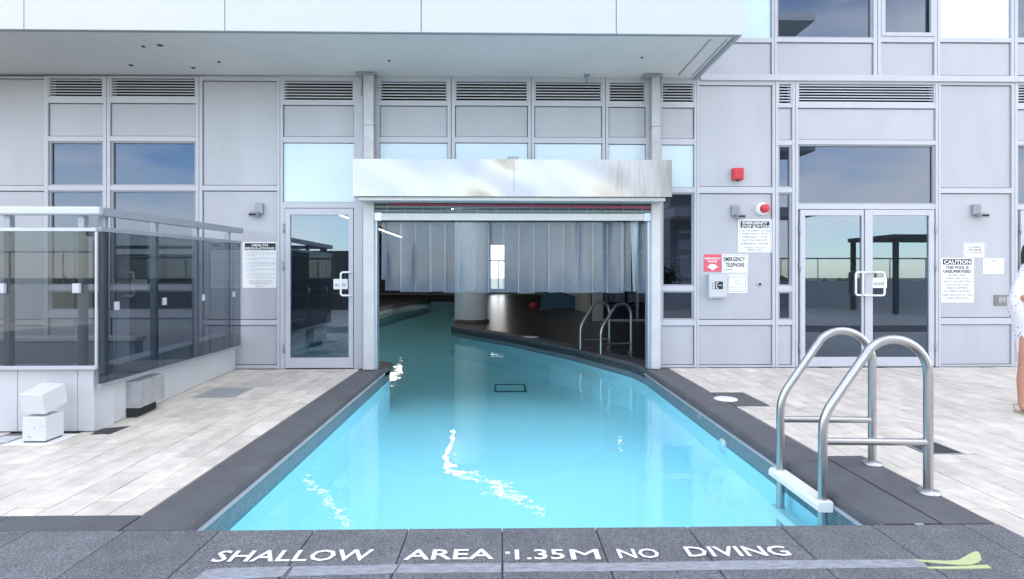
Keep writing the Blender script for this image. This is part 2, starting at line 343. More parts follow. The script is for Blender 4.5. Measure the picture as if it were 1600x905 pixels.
def cut(c):
    res = [c]
    for h in holes:
        nr = []
        for x0,x1,y0,y1 in res:
            if x1 <= h[0]+.001 or x0 >= h[1]-.001 or y1 <= h[2]+.001 or y0 >= h[3]-.001: nr.append([x0,x1,y0,y1]); continue
            if y0 < h[2]: nr.append([x0,x1,y0,h[2]])
            if y1 > h[3]: nr.append([x0,x1,h[3],y1])
            a, bb = max(y0,h[2]), min(y1,h[3])
            if x0 < h[0]: nr.append([x0,h[0],a,bb])
            if x1 > h[1]: nr.append([h[1],x1,a,bb])
        res = nr
    return [r for r in res if r[1]-r[0] > .025 and r[3]-r[2] > .025]
allc = []
for c in cells:
    cx, cy = (c[0]+c[1])/2, (c[2]+c[3])/2
    if in_left_wall(c[1], cy): continue
    allc += cut(c)
def seen(c):
    cx, cy = (c[0]+c[1])/2, (c[2]+c[3])/2; d = DEP(cx, cy); px = 800+F*((cx*cos(YAW)-cy*sin(YAW))/d)
    return -10 < px < 1610, d
vis = sorted([c for c in allc if seen(c)[0]], key=lambda c: seen(c)[1]); rest = [c for c in allc if not seen(c)[0]] + vis[288:]
cache = {}
def paver_mesh(w_, l_):
    k = (round(w_,3), round(l_,3))
    if k not in cache:
        g = GAP/2; cache[k] = MB().box(-w_/2+g, w_/2-g, -l_/2+g, l_/2-g, -.03, 0, .0025).mesh('paver', M['paver'])
    return cache[k]
for c in vis[:288]:
    o = bpy.data.objects.new('paver', paver_mesh(c[1]-c[0], c[3]-c[2])); SC.collection.objects.link(o); o.parent = deck
    o.location = ((c[0]+c[1])/2, (c[2]+c[3])/2, random.uniform(-.0022,.0015)); o.rotation_euler = (random.uniform(-.003,.003), random.uniform(-.004,.004), 0)
b = MB()
for c in rest:
    z = random.uniform(-.002,.001); g = GAP/2; b.box(c[0]+g,c[1]-g,c[2]+g,c[3]-g,-.03,z)
b.build('far_pavers', M['paver'], deck, kind='stuff')
B(-16,20,-14,1.55,-.03,0).build('terrace_floor', M['paver'], kind='structure')

# granite coping round the outdoor pool and the big slabs at the near end
gran = B(-6.2,2.66,1.55,PN-.004,-.14,-.014).add([],[]).build('granite_edging', M['gjoint'], kind='structure')
def gran_piece(x0,x1,y0,y1,name='slab',z=0,c=.004,g=.0025):
    return B(x0+g,x1-g,y0+g,y1-g,-.05,z,c).build(name, M['granite' if name == 'slab' else 'coping'], gran)
xs = [-5.88+.49*i for i in range(22)]
for i in range(len(xs)-1):
    a, c = xs[i], xs[i+1]
    if a > 2.6: break
    gran_piece(a, min(c,2.65), 2.30, PN, z=.004+random.uniform(-.001,.001)); gran_piece(a, min(c,2.65), 1.56, 2.30, z=.004)
# narrow band at the left between slabs and limestone
x = PL-CW; 
while x > -6.0:
    gran_piece(x-.72, x, PN+.006, Y0D-.002, 'band_stone'); x -= .72
# bull-nosed coping stones of the two long sides
def coping(x_in, sgn, y0, y1, n):
    ys = [y0+(y1-y0)*i/n for i in range(n+1)]; R = .05
    prof = [(-.0,-.045),(.004,-.028),(.016,-.010),(.036,-.001),(.06,0),(CW-.003,0),(CW-.003,-.06),(0,-.06)]
    for i in range(n):
        a, c = ys[i]+.002, ys[i+1]-.002; vs = []
        for (u, z) in prof: vs += [(x_in+sgn*u, a, z), (x_in+sgn*u, c, z)]
        k = len(prof); fs = [(2*j, 2*j+1, (2*j+3) % (2*k), (2*j+2) % (2*k)) for j in range(k)]+[tuple(2*j for j in range(k)), tuple(2*j+1 for j in range(k))[::-1]]
        if sgn > 0: fs = [f[::-1] for f in fs]
        MB().add(vs, fs).build('coping_stone', M['coping'], gran)
coping(PL+.012, -1, PN+.008, 7.84, 5); coping(PR-.012, 1, PN+.02, 7.84, 5)
for i in range(4):  # second dark row beside the ladder
    y0, y1 = SIDE_TILE[2], SIDE_TILE[3]; a = y0+(y1-y0)*i/4; gran_piece(SIDE_TILE[0], SIDE_TILE[1], a+.02 if i == 0 else a, y0+(y1-y0)*(i+1)/4, 'side_stone', c=.003)
gran_piece(sk[0], sk[1], sk[2], sk[3], 'skimmer_stone')
for i in range(7): gran_piece(PR+CW+.285 if i else PR+CW+.285, PR+CW+.286+.001, 1, 1.0001) if False else None
# pool shell
def wallstrip(poly, z0, z1, off=0):
    vs = [(x,y,z0) for x,y in poly]+[(x,y,z1) for x,y in poly]; n = len(poly)
    return MB().add(vs, [(i,n+i,n+(i+1)%n,(i+1)%n) for i in range(n)])
FZ = -.72
shell = wallstrip(pool_poly, FZ-.0, WZ-.03).add([(x,y,FZ) for x,y in pool_poly], [tuple(range(len(pool_poly)))]).build('pool_basin', M['plaster'], kind='structure')
wallstrip(pool_poly, WZ-.03, -.05).build('tile_band', M['mosaic'], shell)
b = MB()   # pale strip under the coping
b.box(PL-.02, PL+.034, PN+.02, 7.83, -.068, -.052, .003); b.box(PR-.034, PR+.02, PN+.02, 7.83, -.080, -.064, .003)
b.build('edge_strip', M['strip'], shell)
MB().add([(x,y,WZ) for x,y in pool_poly], [tuple(range(len(pool_poly)))]).build('pool_water', M['water'], kind='structure')
# main drain in the floor
dx0, dy = GA(772,613,FZ); dx1, _ = GA(823,613,FZ); dyb = GA(800,601,FZ)[1]
dr = thing('pool_drain', ((dx0+dx1)/2,(dy+dyb)/2,FZ), 'dark rectangular drain frame on the pool floor', 'drain')
b = MB(); t = .035
for x0,x1,y0,y1 in ((dx0,dx1,dy,dy+.07),(dx0,dx1,dyb-.07,dyb),(dx0,dx0+t,dy,dyb),(dx1-t,dx1,dy,dyb)): b.box(x0,x1,y0,y1,FZ,FZ+.012 if y1-y0<.2 else FZ+.011)
b.build('frame', mat('drain_frame', (.03,.10,.13), .6), dr); B(dx0+t,dx1-t,dy+.07,dyb-.07,FZ,FZ+.006).build('cover', M['plaster'], dr)
# city ground and far trees (they show as reflections)
MB().add([(-2500,-2500,-18),(2500,-2500,-18),(2500,2500,-18),(-2500,2500,-18)], [(0,1,2,3)]).build('ground', M['ground'], kind='structure')
b = MB()
for i in range(260):
    a = random.uniform(pi*1.08, pi*1.92); r = random.uniform(120, 420); s_ = random.uniform(5,10); cx, cy = r*cos(a), r*sin(a); hh = random.uniform(9,19)
    vs = []
    for k in range(10):
        th, ph = random.uniform(0,2*pi), random.uniform(0,pi); vs.append((cx+s_*cos(th)*sin(ph), cy+s_*sin(th)*sin(ph), -18+hh*(.55+.45*cos(ph))))
    b.add([(cx-s_,cy,-18),(cx+s_,cy,-18),(cx,cy-s_,-18),(cx+s_*.6,cy+2,-18+hh*.8),(cx-s_*.6,cy,-18+hh*.8),(cx,cy,-18+hh)], [(0,3,5),(0,5,4),(1,5,3),(2,5,3),(2,4,5),(0,2,4),(1,3,2)])
b.build('distant_trees', M['leaf'], kind='stuff')

# ================================================================== BUILDING
bld = thing('pool_building', (XA(800,YF), YF, 0), 'pale grey metal panel building with louvres, windows and glass doors behind the pool', 'building')
YP = YF+.022; YG = YF+.045
_mc = {}
def part(name, b, m, parent=bld, **kw): return b.build(name, M[m], parent, **kw)
def rz(y0, y1, xa, xb, Y=YF):
    xm = (xa+xb)/2; return ZA(y1, xm, Y), ZA(y0, xm, Y)      # z low, z high
def panel(xa, xb, z0, z1):
    g = .009; part('panel', B(xa+g, xb-g, YP, YP+.03, z0+g, z1-g, .003), 'panel')
def spandrel(xa, xb, z0, z1):
    g = .007; part('spandrel_glass', B(xa+g, xb-g, YP+.004, YP+.03, z0+g, z1-g), 'spandrel')
def louvre(xa, xb, z0, z1, n=7):
    fr = MB(); fr.add([(xa,YF+.005,z0),(xb,YF+.005,z0),(xb,YF+.005,z1),(xa,YF+.005,z1),(xa+.018,YF+.005,z0+.004),(xb-.018,YF+.005,z0+.004),(xb-.018,YF+.005,z1-.004),(xa+.018,YF+.005,z1-.004),(xa+.018,YF+.11,z0+.004),(xb-.018,YF+.11,z0+.004),(xb-.018,YF+.11,z1-.004),(xa+.018,YF+.11,z1-.004)],[(0,1,5,4),(1,2,6,5),(2,3,7,6),(3,0,4,7),(4,5,9,8),(5,6,10,9),(6,7,11,10),(7,4,8,11)]); lo = part('louvre', fr, 'frame')
    B(xa, xb, YF+.12, YF+.13, z0, z1).build('backing', M['dark'], lo)
    p = (z1-z0)/n; me = None
    for i in range(n):
        if me is None:
            mb = MB(); hw = (xb-xa)/2-.018; d = .05
            vs = [(-hw,0,0),(hw,0,0),(hw,d,p*.62),(-hw,d,p*.62),(-hw,0,p*.30),(hw,0,p*.30),(hw,d,p*.78),(-hw,d,p*.78)]
            mb.add(vs, [(0,1,5,4),(4,5,6,7),(0,3,2,1),(2,3,7,6)]); me = mb.mesh('slat', M['slat'])
        o = bpy.data.objects.new('slat', me); SC.collection.objects.link(o); o.parent = lo
        o.matrix_parent_inverse = world_inv(lo); o.location = ((xa+xb)/2, YF+.012, z0+p*i+p*.12)
def window(xa, xb, z0, z1, fw=.03, name='window'):
    b = MB()
    for q in ((xa,xa+fw,z0,z1),(xb-fw,xb,z0,z1),(xa+fw,xb-fw,z0,z0+fw*.7),(xa+fw,xb-fw,z1-fw*.7,z1)): b.box(q[0],q[1],YF+.02,YF+.07,q[2],q[3])
    fr = part(name, b, 'frame_in'); B(xa+fw, xb-fw, YG, YG+.006, z0+fw*.7, z1-fw*.7).build('pane', M['pane'], fr); return fr
M['frame_in'] = mat('window_reveal', (.33,.345,.38), .45)
def door(px0, px1, py0, py1, gx0, gx1, gy0, gy1, hinge, handle_px, notice=None):
    xa, xb = XA(px0,YF), XA(px1,YF); z0, z1 = rz(py0,py1,xa,xb); ga, gb = XA(gx0,YF), XA(gx1,YF); gz0, gz1 = rz(gy0,gy1,xa,xb)
    z0 = max(z0, .012)
    b = MB(); y0, y1 = YF-.012, YF+.04
    b.box(xa,ga,y0,y1,z0,z1,.002); b.box(gb,xb,y0,y1,z0,z1,.002); b.box(ga,gb,y0,y1,z0,gz0,.002); b.box(ga,gb,y0,y1,gz1,z1,.002)
    dr = part('door', b, 'frame'); B(ga,gb,YF+.012,YF+.02,gz0,gz1).build('pane', M['doorpane'], dr)
    for zz in (z0+.28, z0+(z1-z0)*.64, z1-.28):
        hx = xa-.012 if hinge < 0 else xb+.012; MB().lathe([(0,0),(.011,0),(.011,.13),(0,.13)], (hx, YF-.02, zz-.065), 10).build('hinge', M['grey'], dr)
    return dr, y0
M['doorpane'] = glass('door_glass', (.62,.67,.70), 1.75, .09, 0, (.55,.68,.84))
def pull(dr, px, pxin, py0, py1, ybase, off=.07):
    x = XA(px, YF); xi = XA(pxin, YF); za, zb = ZA(py1,x,YF), ZA(py0,x,YF); r = .014; y = ybase-off
    pts = [(xi,ybase,zb),(xi,y,zb),(x+(xi-x)*.25,y,zb)]; k = 6
    rr = .035*(1 if x < xi else -1)
    pts = [(xi,ybase,zb),(xi,y,zb)]+[(x+rr-rr*sin(a), y, zb-abs(rr)+abs(rr)*cos(a)) for a in [pi/2*i/k for i in range(k+1)]]+[(x+rr-rr*cos(a), y, za+abs(rr)-abs(rr)*sin(a)) for a in [pi/2*i/k for i in range(k+1)]]+[(xi,y,za),(xi,ybase,za)]
    MB().tube(pts, r, 8).build('handle', M['white'], dr)

std = [('P',126,290),('P',298,500),('P',508,571)]
cols = [
 (-620,-410, std),(-400,-190, std),(-180,69,[('P',122,290),('P',298,500),('P',508,571)]),
 (75,161,[('L',122,152),('P',161,213),('W',221,290),('W',298,446),('W',454,485),('P',497,571)]),
 (172,306,[('L',122,152),('P',161,213),('W',221,290),('W',298,446),('W',454,485),('P',497,571)]),
 (316,433,[('P',126,290),('P',298,500),('P',508,571)]),
 (442,553,[('L',126,158),('P',164,214),('S',223,316),('D',325,577)]),
 (593,699,[('L',127,159),('P',165,214),('S',223,300)]),
 (711,825,[('L',127,159),('P',165,214),('S',223,300)]),
 (835,941,[('L',128,159),('P',166,215),('S',224,300)]),
 (951,1009,[('L',129,160),('P',167,215),('S',225,300)]),
 (1034,1085,[('L',130,161),('P',168,217),('S',226,293),('W',301,447),('W',455,500),('P',509,571)]),
 (1092,1207,[('P',133,292),('P',302,500),('P',508,571)]),
 (1216,1238,[('L',131,163),('P',168,219),('W',227,293),('W',301,447),('W',456,500),('P',508,571)]),
 (1247,1462,[('L',131,161),('P',169,219),('W',226,319),('D',327,577)]),
 (1470,1581,[('P',133,294),('P',302,497),('P',507,570)]),
 (1590,1745,[('L',133,163),('P',171,220),('W',227,320),('D',328,577)]),
 (1755,1900,[('P',133,294),('P',302,497),('P',507,570)]),
 (1910,2150,[('P',133,294),('P',302,497),('P',507,570)])]
def build_cols(cols, ytop, wall_bottom=0.0, upper=False):
    for i,(a,c,cl) in enumerate(cols):
        xa, xb = XA(a,YF), XA(c,YF); xm = (xa+xb)/2
        openend = (not upper) and 590 < a < 1010
        prev = ZA(ytop, xm, YF); 
        for k,(kind,y0,y1) in enumerate(cl):
            z0, z1 = rz(y0,y1,xa,xb); 
            if kind == 'D': z0 = 0.0
            # transom between this cell and the one above
            tz = prev-z1
            if tz > .004:
                part('transom', B(xa,xb,YF,YF+.05,z1,prev,.002), 'frame')
            if kind == 'P':
                part('backing', B(xa,xb,YF+.05,YF+.056,z0,z1), 'groove'); panel(xa,xb,z0,z1)
            if kind == 'S': part('backing', B(xa,xb,YF+.05,YF+.056,z0,z1), 'groove'); spandrel(xa,xb,z0,z1)
            if kind == 'L': louvre(xa,xb,z0,z1)
            if kind == 'W': window(xa,xb,z0,z1)
            prev = z0
        if not openend and prev > .01 and not upper: part('base_rail', B(xa,xb,YF,YF+.05,0.004,prev,.002), 'frame')
        # mullion to the right
        if i < len(cols)-1:
            a2 = cols[i+1][0]; xc, xd = xb, XA(a2,YF); zt = ZA(ytop, xc, YF)
            zb_ = .0 if not upper else wall_bottom
            if (not upper) and (695 < c < 1000): zb_ = ZA(300,xc,YF)
            if (not upper) and c == 553:
                part('mullion', B(xc, XA(567,YF), YF-.004, YF+.06, 0, zt, .002), 'frame'); part('mullion', B(XA(567,YF)+.001, xd, YF, YF+.06, ZA(300,xc,YF), zt, .002), 'frame'); continue
            if (not upper) and c == 1009:
                part('mullion', B(xc, XA(1018,YF), YF, YF+.06, ZA(300,xc,YF), zt, .002), 'frame'); part('mullion', B(XA(1018,YF)+.001, xd, YF-.004, YF+.06, 0, zt, .002), 'frame'); continue
            wdt = xd-xc
            if wdt > .055:   # a mullion with a shadow joint down its middle
                part('mullion', B(xc, xc+wdt*.46, YF-.004, YF+.06, zb_, zt, .002), 'frame'); part('mullion', B(xc+wdt*.54, xd, YF-.004, YF+.06, zb_, zt, .002), 'frame')
                part('backing', B(xc+wdt*.45, xc+wdt*.55, YF+.03, YF+.06, zb_, zt), 'groove')
            else: part('mullion', B(xc, xd, YF-.004, YF+.06, zb_, zt, .002), 'frame')
build_cols(cols, 119)
up = [(700,880,[('S',-150,59),('P',66,118)]),(890,1090,[('S',-150,59),('P',66,118)]),(1100,1206,[('S',-150,59),('P',66,118)]),(1214,1365,[('W',-150,59),('P',66,118)]),(1377,1460,[('W',-150,57),('P',66,118)]),
      (1469,1580,[('S',-150,59),('P',66,118)]),(1590,1745,[('W',-150,60),('P',67,118)]),(1755,1900,[('S',-150,59),('P',66,118)]),(1910,2150,[('S',-150,59),('P',66,118)])]
zled0 = 4.118
build_cols(up, -158, wall_bottom=ZA(119,3,YF), upper=True)
part('ledge', B(XA(1094,YF), XA(2150,YF), YF-.035, YF+.05, ZA(131,5,YF)+.03, ZA(120.5,5,YF)+.02, .004), 'frame')
# opening-light frame in the narrow upper window
xa, xb = XA(1377,YF), XA(1460,YF); z0, z1 = rz(-150,57,xa,xb); b = MB(); fw = .055
for q in ((xa,xa+fw,z0,z1),(xb-fw,xb,z0,z1),(xa+fw,xb-fw,z0,z0+fw)): b.box(q[0],q[1],YF-.012,YF+.03,q[2],q[3],.003)
part('sash', b, 'frame')
# doors
dr, yb = door(446,552,326,575,453.5,545,336,559,-1,540)
pull(dr, 535, 549, 425.5, 461.5, yb)
def notice(dr, px0, px1, py0, py1):
    x0, x1 = XA(px0,YF), XA(px1,YF); z0, z1 = rz(py0,py1,x0,x1)
    B(x0,x1,YF+.004,YF+.010,z0,z1).build('notice', M['sign'], dr)
    lettering('NO ENTRY', x0+.02, z0+(z1-z0)*.25, (x1-x0)-.04, (z1-z0)*.28, YF+.003, M['black'], dr, .01)
notice(dr, 521, 543, 436, 452)
dl, yb = door(1250,1349,328,573,1257.5,1346,337,558,-1,0); pull(dl, 1333, 1349, 425.5, 461, yb, .05)
dr2, yb = door(1351,1459,328,573,1363,1451,337,558,1,0); pull(dr2, 1343, 1355, 425.5, 461.5, yb); pull(dr2, 1376, 1362, 425.5, 461.5, yb)
notice(dr2, 1364, 1386, 434, 450)
d3, yb = door(1594,1690,329,573,1602,1682,338,558,-1,0)
d4, yb = door(1692,1743,329,573,1699,1737,338,558,1,0)
# jamb beside the doors
part('jamb', B(XA(442,YF), XA(445,YF), YF, YF+.04, 0, ZA(325,-3,YF)), 'frame')
# unseen tower body above and behind, added tall to put the terrace in shade
xl, xr = XA(-620,YF), XA(2150,YF)
part('unseen_tower_wall', B(xl-3, xr+3, YF+.3, 40, 8.2, 34, .0), 'panel')
part('unseen_tower_wall', B(xl-3, XA(700,YF), YF+.1, YF+.3, 4.3, 34), 'panel')
part('unseen_tower_wall', B(XA(700,YF)+.01, xr+3, YF+.1, YF+.3, ZA(-158,3,YF), 34), 'panel')
part('roof_slab', B(xl-3, xr+3, YF+.14, 38, 3.45, 4.05), 'hallceil')
part('upper_room_wall', B(xl, xr, YF+1.6, YF+1.7, 4.06, 8.1), 'hallceil')
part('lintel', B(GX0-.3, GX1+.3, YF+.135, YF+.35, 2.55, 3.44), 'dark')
part('wall_end', B(xl-3, xl, YF, YF+.3, 0, 4.3), 'panel'); part('wall_end', B(xr, xr+3, YF, YF+.3, 0, 8.2), 'panel')

# hall behind the doorway
hp = [(-13,YF+.02),(PL-.35,YF+.02)]
b = MB()
# floor built as strips left, right and back of the basin
def fl(poly): b.prism(poly, -.14, -.002)
fl([(-13,7.96),(PL,7.96),(PL,8.3),(PL-.05,8.45),(-4.4,9.2),(-4.9,17),(-13,17)]); fl([(-13,17),(-4.9,17),(-4.7,24),(-3.9,30),(-13,30)]); fl([(-13,30),(13,30),(13,37),(-13,37)])
fl([(PR,7.85),(13,7.96),(13,9.95),(1.30,9.95),(1.96,8.35)]); fl([(1.30,9.95),(13,9.95),(13,11.95),(.20,11.95)]); fl([(.20,11.95),(13,11.95),(13,13.7),(-1.05,13.7)]); fl([(-1.05,13.7),(13,13.7),(13,14.3),(-1.32,14.3)]); fl([(-1.32,14.3),(13,14.3),(13,30),(-1.35,30),(-1.35,18)])
hf = b.build('hall_floor', M['hallfloor'], kind='structure')
# dark coping of the indoor pool edge
ed = pool_poly[2:9]; b = MB()
for (x0,y0),(x1,y1) in zip(ed[:-1], ed[1:]):
    d = Vector((x1-x0,y1-y0)).normalized(); n = Vector((d.y,-d.x))*.32
    b.prism([(x0-.02*n.x,y0-.02*n.y),(x0+n.x,y0+n.y),(x1+n.x,y1+n.y),(x1-.02*n.x,y1-.02*n.y)], -.05, .006)
b.build('hall_coping', M['coping'], hf)
MB().prism([(PL-.22,7.93),(PL+.03,7.93),(PL+.06,8.2),(PL+.02,8.4),(PL-.12,8.5),(PL-.4,8.55)], -.06, .006).build('hall_coping', M['coping'], hf)
B(-13.2,-13,7.96,37,0,3.45).build('hall_side_wall', M['hallwall'], kind='structure'); B(13,13.2,7.96,37,0,3.45).build('hall_side_wall', M['hallwall'], kind='structure')
# back wall with a window
wx0, wx1 = XA(767,37), XA(788,37); wz0, wz1 = ZA(430,0,37), ZA(383,0,37)
b = MB(); b.box(-13,wx0,37,37.2,0,3.45); b.box(wx1,13,37,37.2,0,3.45); b.box(wx0,wx1,37,37.2,wz1,3.45); b.box(wx0,wx1,37,37.2,0,.35)
bw = b.build('hall_back_wall', M['hallwall'], kind='structure')
b = MB(); xm = wx0+(wx1-wx0)*.55
for q in ((wx0,wx1,wz0+.9,wz0+1.0),(xm-.04,xm+.04,.35,wz0+.9)): b.box(q[0],q[1],37.02,37.12,q[2],q[3])
b.build('window_bars', M['frame'], bw)
B(-13,13,7.96,37.2,3.40,3.448).build('hall_ceiling', M['hallceil'], kind='structure')
# round column
cxp = GA(736,503); col = thing('hall_column', (cxp[0],cxp[1],0), 'thick round pale column standing at the tip of the indoor pool deck', 'column')
rad = 25.5*DEP(*cxp)/F
MB().lathe([(rad,0.0),(rad,3.40)], (cxp[0],cxp[1],.08), 40).build('shaft', M['concrete'], col); MB().lathe([(0,.085),(rad+.05,.085),(rad+.06,.0)], (cxp[0],cxp[1],.0), 40).build('base_ring', M['brown'], col)
# linear lamps on the hall ceiling
def lin(x0, y0, x1, y1, lab):
    t = thing('linear_lamp', (x0,y0,3.3), lab, 'lamp', 'thin warm ceiling lamps of the hall'); d = Vector((x1-x0,y1-y0)).normalized(); n = Vector((d.y,-d.x))
    def q(w): return [(x0+n.x*w,y0+n.y*w),(x1+n.x*w,y1+n.y*w),(x1-n.x*w,y1-n.y*w),(x0-n.x*w,y0-n.y*w)]
    MB().prism(q(.03),3.30,3.39).build('housing', M['hallwall'], t); MB().prism(q(.012),3.285,3.299).build('diffuser', M['lamp'], t)
lin(-5.4,17,-5.4,30, 'long thin warm ceiling lamp seen through the left edge of the strip curtain')
lin(-1.5,15,-1.5,19, 'warm ceiling lamp that glints straight in the middle of the pool water')
lin(-1.5,14.7,.9,11.8, 'slanting warm ceiling lamp whose zigzag glint crosses the near pool centre')
lin(-5.2,14.5,-3.1,11.2, 'slanting warm ceiling lamp whose zigzag glint lies near the left pool edge')
for X,Yy,lb in ((3.7,20.7,'small square ceiling lamp deep in the hall glinting right of centre'),(3.5,16.6,'small square ceiling lamp nearer the door glinting right of centre')):
    t = thing('ceiling_lamp', (X,Yy,3.3), lb, 'lamp', 'square ceiling lamps of the hall'); B(X-.11,X+.11,Yy-.11,Yy+.11,3.30,3.39).build('housing', M['hallwall'], t); B(X-.06,X+.06,Yy-.06,Yy+.06,3.285,3.299).build('diffuser', M['lamp'], t)
# partition with white wall end and glazed screen, right of the indoor ladder
xA, yA = GA(900,470); 
wa = GA(918,489); pw = thing('partition_wall', (wa[0],wa[1],0), 'white wall end standing beside the glazed screen inside the hall', 'wall')
MB().prism([(wa[0],wa[1]),(wa[0]+.12,wa[1]),(wa[0]-.42,wa[1]+6.5),(wa[0]-.75,wa[1]+6.5)], 0, 3.38).build('wall_face', M['hallwhite'], pw)
sa = GA(926,502); sx, sy = sa; sc = thing('glazed_screen', (sx,sy,0), 'white framed glazed screen inside the hall behind the indoor ladder', 'screen')
b = MB().box(sx,sx+.30,sy,sy+.10,0,3.3,.01)
b.box(sx+.3,sx+5,sy,sy+.06,.0,.06); b.box(XA(994,sy),XA(996,sy)+.03,sy,sy+.06,.06,3.3); b.box(sx+.3,sx+5,sy,sy+.06,3.2,3.3); b.build('frame', M['hallwhite'], sc)
B(sx+.3,sx+5,sy+.02,sy+.03,.06,3.2).build('pane', M['pane'], sc)
b = MB()   # shelving beyond the screen, lit from behind
for k in range(7): b.box(XA(948,21)+k*.42, XA(948,21)+k*.42+.05, 21, 21.1, .0, 2.4)
for k in range(4): b.box(XA(944,21), XA(1060,21), 21, 21.1, .05+.5*k, .12+.5*k)
b.build('slat_divider', M['brown'], tag(thing('timber_divider', (XA(950,21),21,0), 'brown timber grid divider seen behind the glazed screen', 'divider'), None))
# blue bundled cover on the hall floor
bx = GA(846,484); bl = thing('covered_lounger', (bx[0],bx[1],0), 'blue bundled cover lying on the dark hall floor under the curtain edge', 'cover')
vs = []; n = 14
prof = [(0,.05),(.0,.48),(.25,.62),(.8,.66),(1.2,.52),(1.7,.40),(1.95,.22),(1.95,.05)]
mbx = MB(); k = len(prof)
vs = [(bx[0]+u, bx[1], z) for u,z in prof]+[(bx[0]+u+.05, bx[1]+.8, z*.96) for u,z in prof]
mbx.add(vs, [tuple(range(k)), tuple(range(2*k-1,k-1,-1))]+[(i,k+i,k+(i+1)%k,(i+1)%k) for i in range(k)]); mbx.build('cover_cloth', M['bluecover'], bl)
B(bx[0]-.1,bx[0]+2.0,bx[1]+.02,bx[1]+.78,0,.05).build('base_board', M['brown'], bl)
rx = GA(834,481); tag(MB().lathe([(0,0),(.16,.0),(.19,.06),(.13,.20),(.05,.24),(0,.24)], (rx[0],rx[1],0), 14).build('red_bag', M['red']), 'small red bag on the hall floor left of the blue cover', 'bag')
lid2 = GA(829.5,527); tag(MB().lathe([(0,.014),(.15,.014),(.165,.006),(.165,0)], (lid2[0],lid2[1],.0), 28).build('skimmer_lid', M['white']), 'white round skimmer lid in the dark indoor deck', 'lid', 'skimmer lids')

# ================================================================== PROJECTING STOREY (canopy)
YC = YF*303/372.; cxr = XA(1161,YC); zc = ZA(51.5,0,YC)
can = thing('canopy', (cxr,YC,zc), 'white projecting storey box whose grey soffit shades the shuttered pool opening', 'canopy')
js = [-640,-270,37,351,658,963]; zt_ = zc+2.9
xs_ = [XA(j,YC) for j in js]+[cxr]
for i in range(len(xs_)-1): B(xs_[i]+.004,xs_[i+1]-.004,YC,YC+.03,zc,zt_,.004).build('fascia_panel', M['fascia'], can)
y = YC; ys_ = [YC+.03, YF+.09]
B(cxr-.03,cxr,YC+.034,YF+.09,zc,zt_).build('fascia_panel', M['fascia'], can)
B(xs_[0],cxr-.034,YC+.034,YF+.09,zc+.012,zc+.05).build('soffit', M['soffit'], can)
B(xs_[0],cxr-.034,YC+.034,YF+.09,zt_-.1,zt_-.02).build('roof_sheet', M['soffit'], can)
b = MB(); b.box(xs_[0],cxr-.034,YC+.032,YC+.055,zc-.004,zc+.011); b.box(cxr-.075,cxr-.034,YC+.056,YF+.0,zc-.010,zc+.011); b.build('drip_trim', M['frame_in'], can)
b = MB(); b.box(cxr-.33,cxr-.315,YC+.15,YF-.1,zc+.004,zc+.0115); b.box(cxr-.13,cxr-.12,YC+.15,YF-.1,zc+.004,zc+.0115); b.build('soffit_seam', M['grey'], can)
b = MB()
for px,py,s_ in ((205,103,.025),(250,72,.03),(302,107,.022),(342,98,.014),(608,96,.012),(1003,91,.012),(224,74,.015)):
    d = F*(zc-H)/(YH-py); l = (px-800)/F*d; X = l*cos(YAW)+d*sin(YAW); Yy = d*cos(YAW)-l*sin(YAW); b.box(X-s_,X+s_,Yy-.02,Yy+.02,zc+.002,zc+.0115)
b.build('soffit_patch', M['darkmat'], can)
px, py = 917, 121; X = XA(px,YF-.1); b = MB().box(X-.012,X+.012,YF-.12,YF-.09,zc-.11,zc+.01); b.box(X-.035,X+.035,YF-.13,YF-.08,zc-.015,zc+.0105); b.build('bracket', M['grey'], can)

# ================================================================== STEEL POSTS, SHUTTER, CURTAIN
def post(pxa, pxb, lab, xz):
    y0 = YF-.16; xa, xb = XA(pxa,y0), XA(pxb,y0); t = thing('steel_post', ((xa+xb)/2,y0,0), lab, 'post', 'posts flanking the pool opening')
    zt = zc-.02
    B(xa,xb,y0,y0+.10,0.01,2.45,.006).build('lower_tube', M['post_paint'], t)
    B(xa+.004,xb-.004,y0+.004,y0+.10,2.453,zt,.006).build('upper_tube', M['galv'], t)
    B(xa-.10,xb+.03,y0-.02,y0+.13,zt,zt+.015,.003).build('cap_plate', M['galv'], t)
    b = MB(); sg = -1 if xz < 0 else 1
    b.tube([(xa-.02 if sg<0 else xb+.02,y0+.05,zt-.01),(xa-.035 if sg<0 else xb+.035,y0+.05,zt-.28)], .012, 8)
    b.tube([(xb+.02,y0+.05,zt-.15),(xb+.10,y0+.05,zt-.17)], .01, 8)
    b.build('conduit', M['grey'], t)
    b = MB()
    for zz in (3.4, 2.6): b.box(xa-.006,xb+.006,y0-.006,y0+.1,zz,zz+.008)
    b.build('weld_seam', M['grey'], t); return t
post(567,584,'pale steel post at the left edge of the pool opening, next to the glass door',-1)
post(1018,1032,'pale steel post at the right edge of the pool opening, next to the narrow window',1)

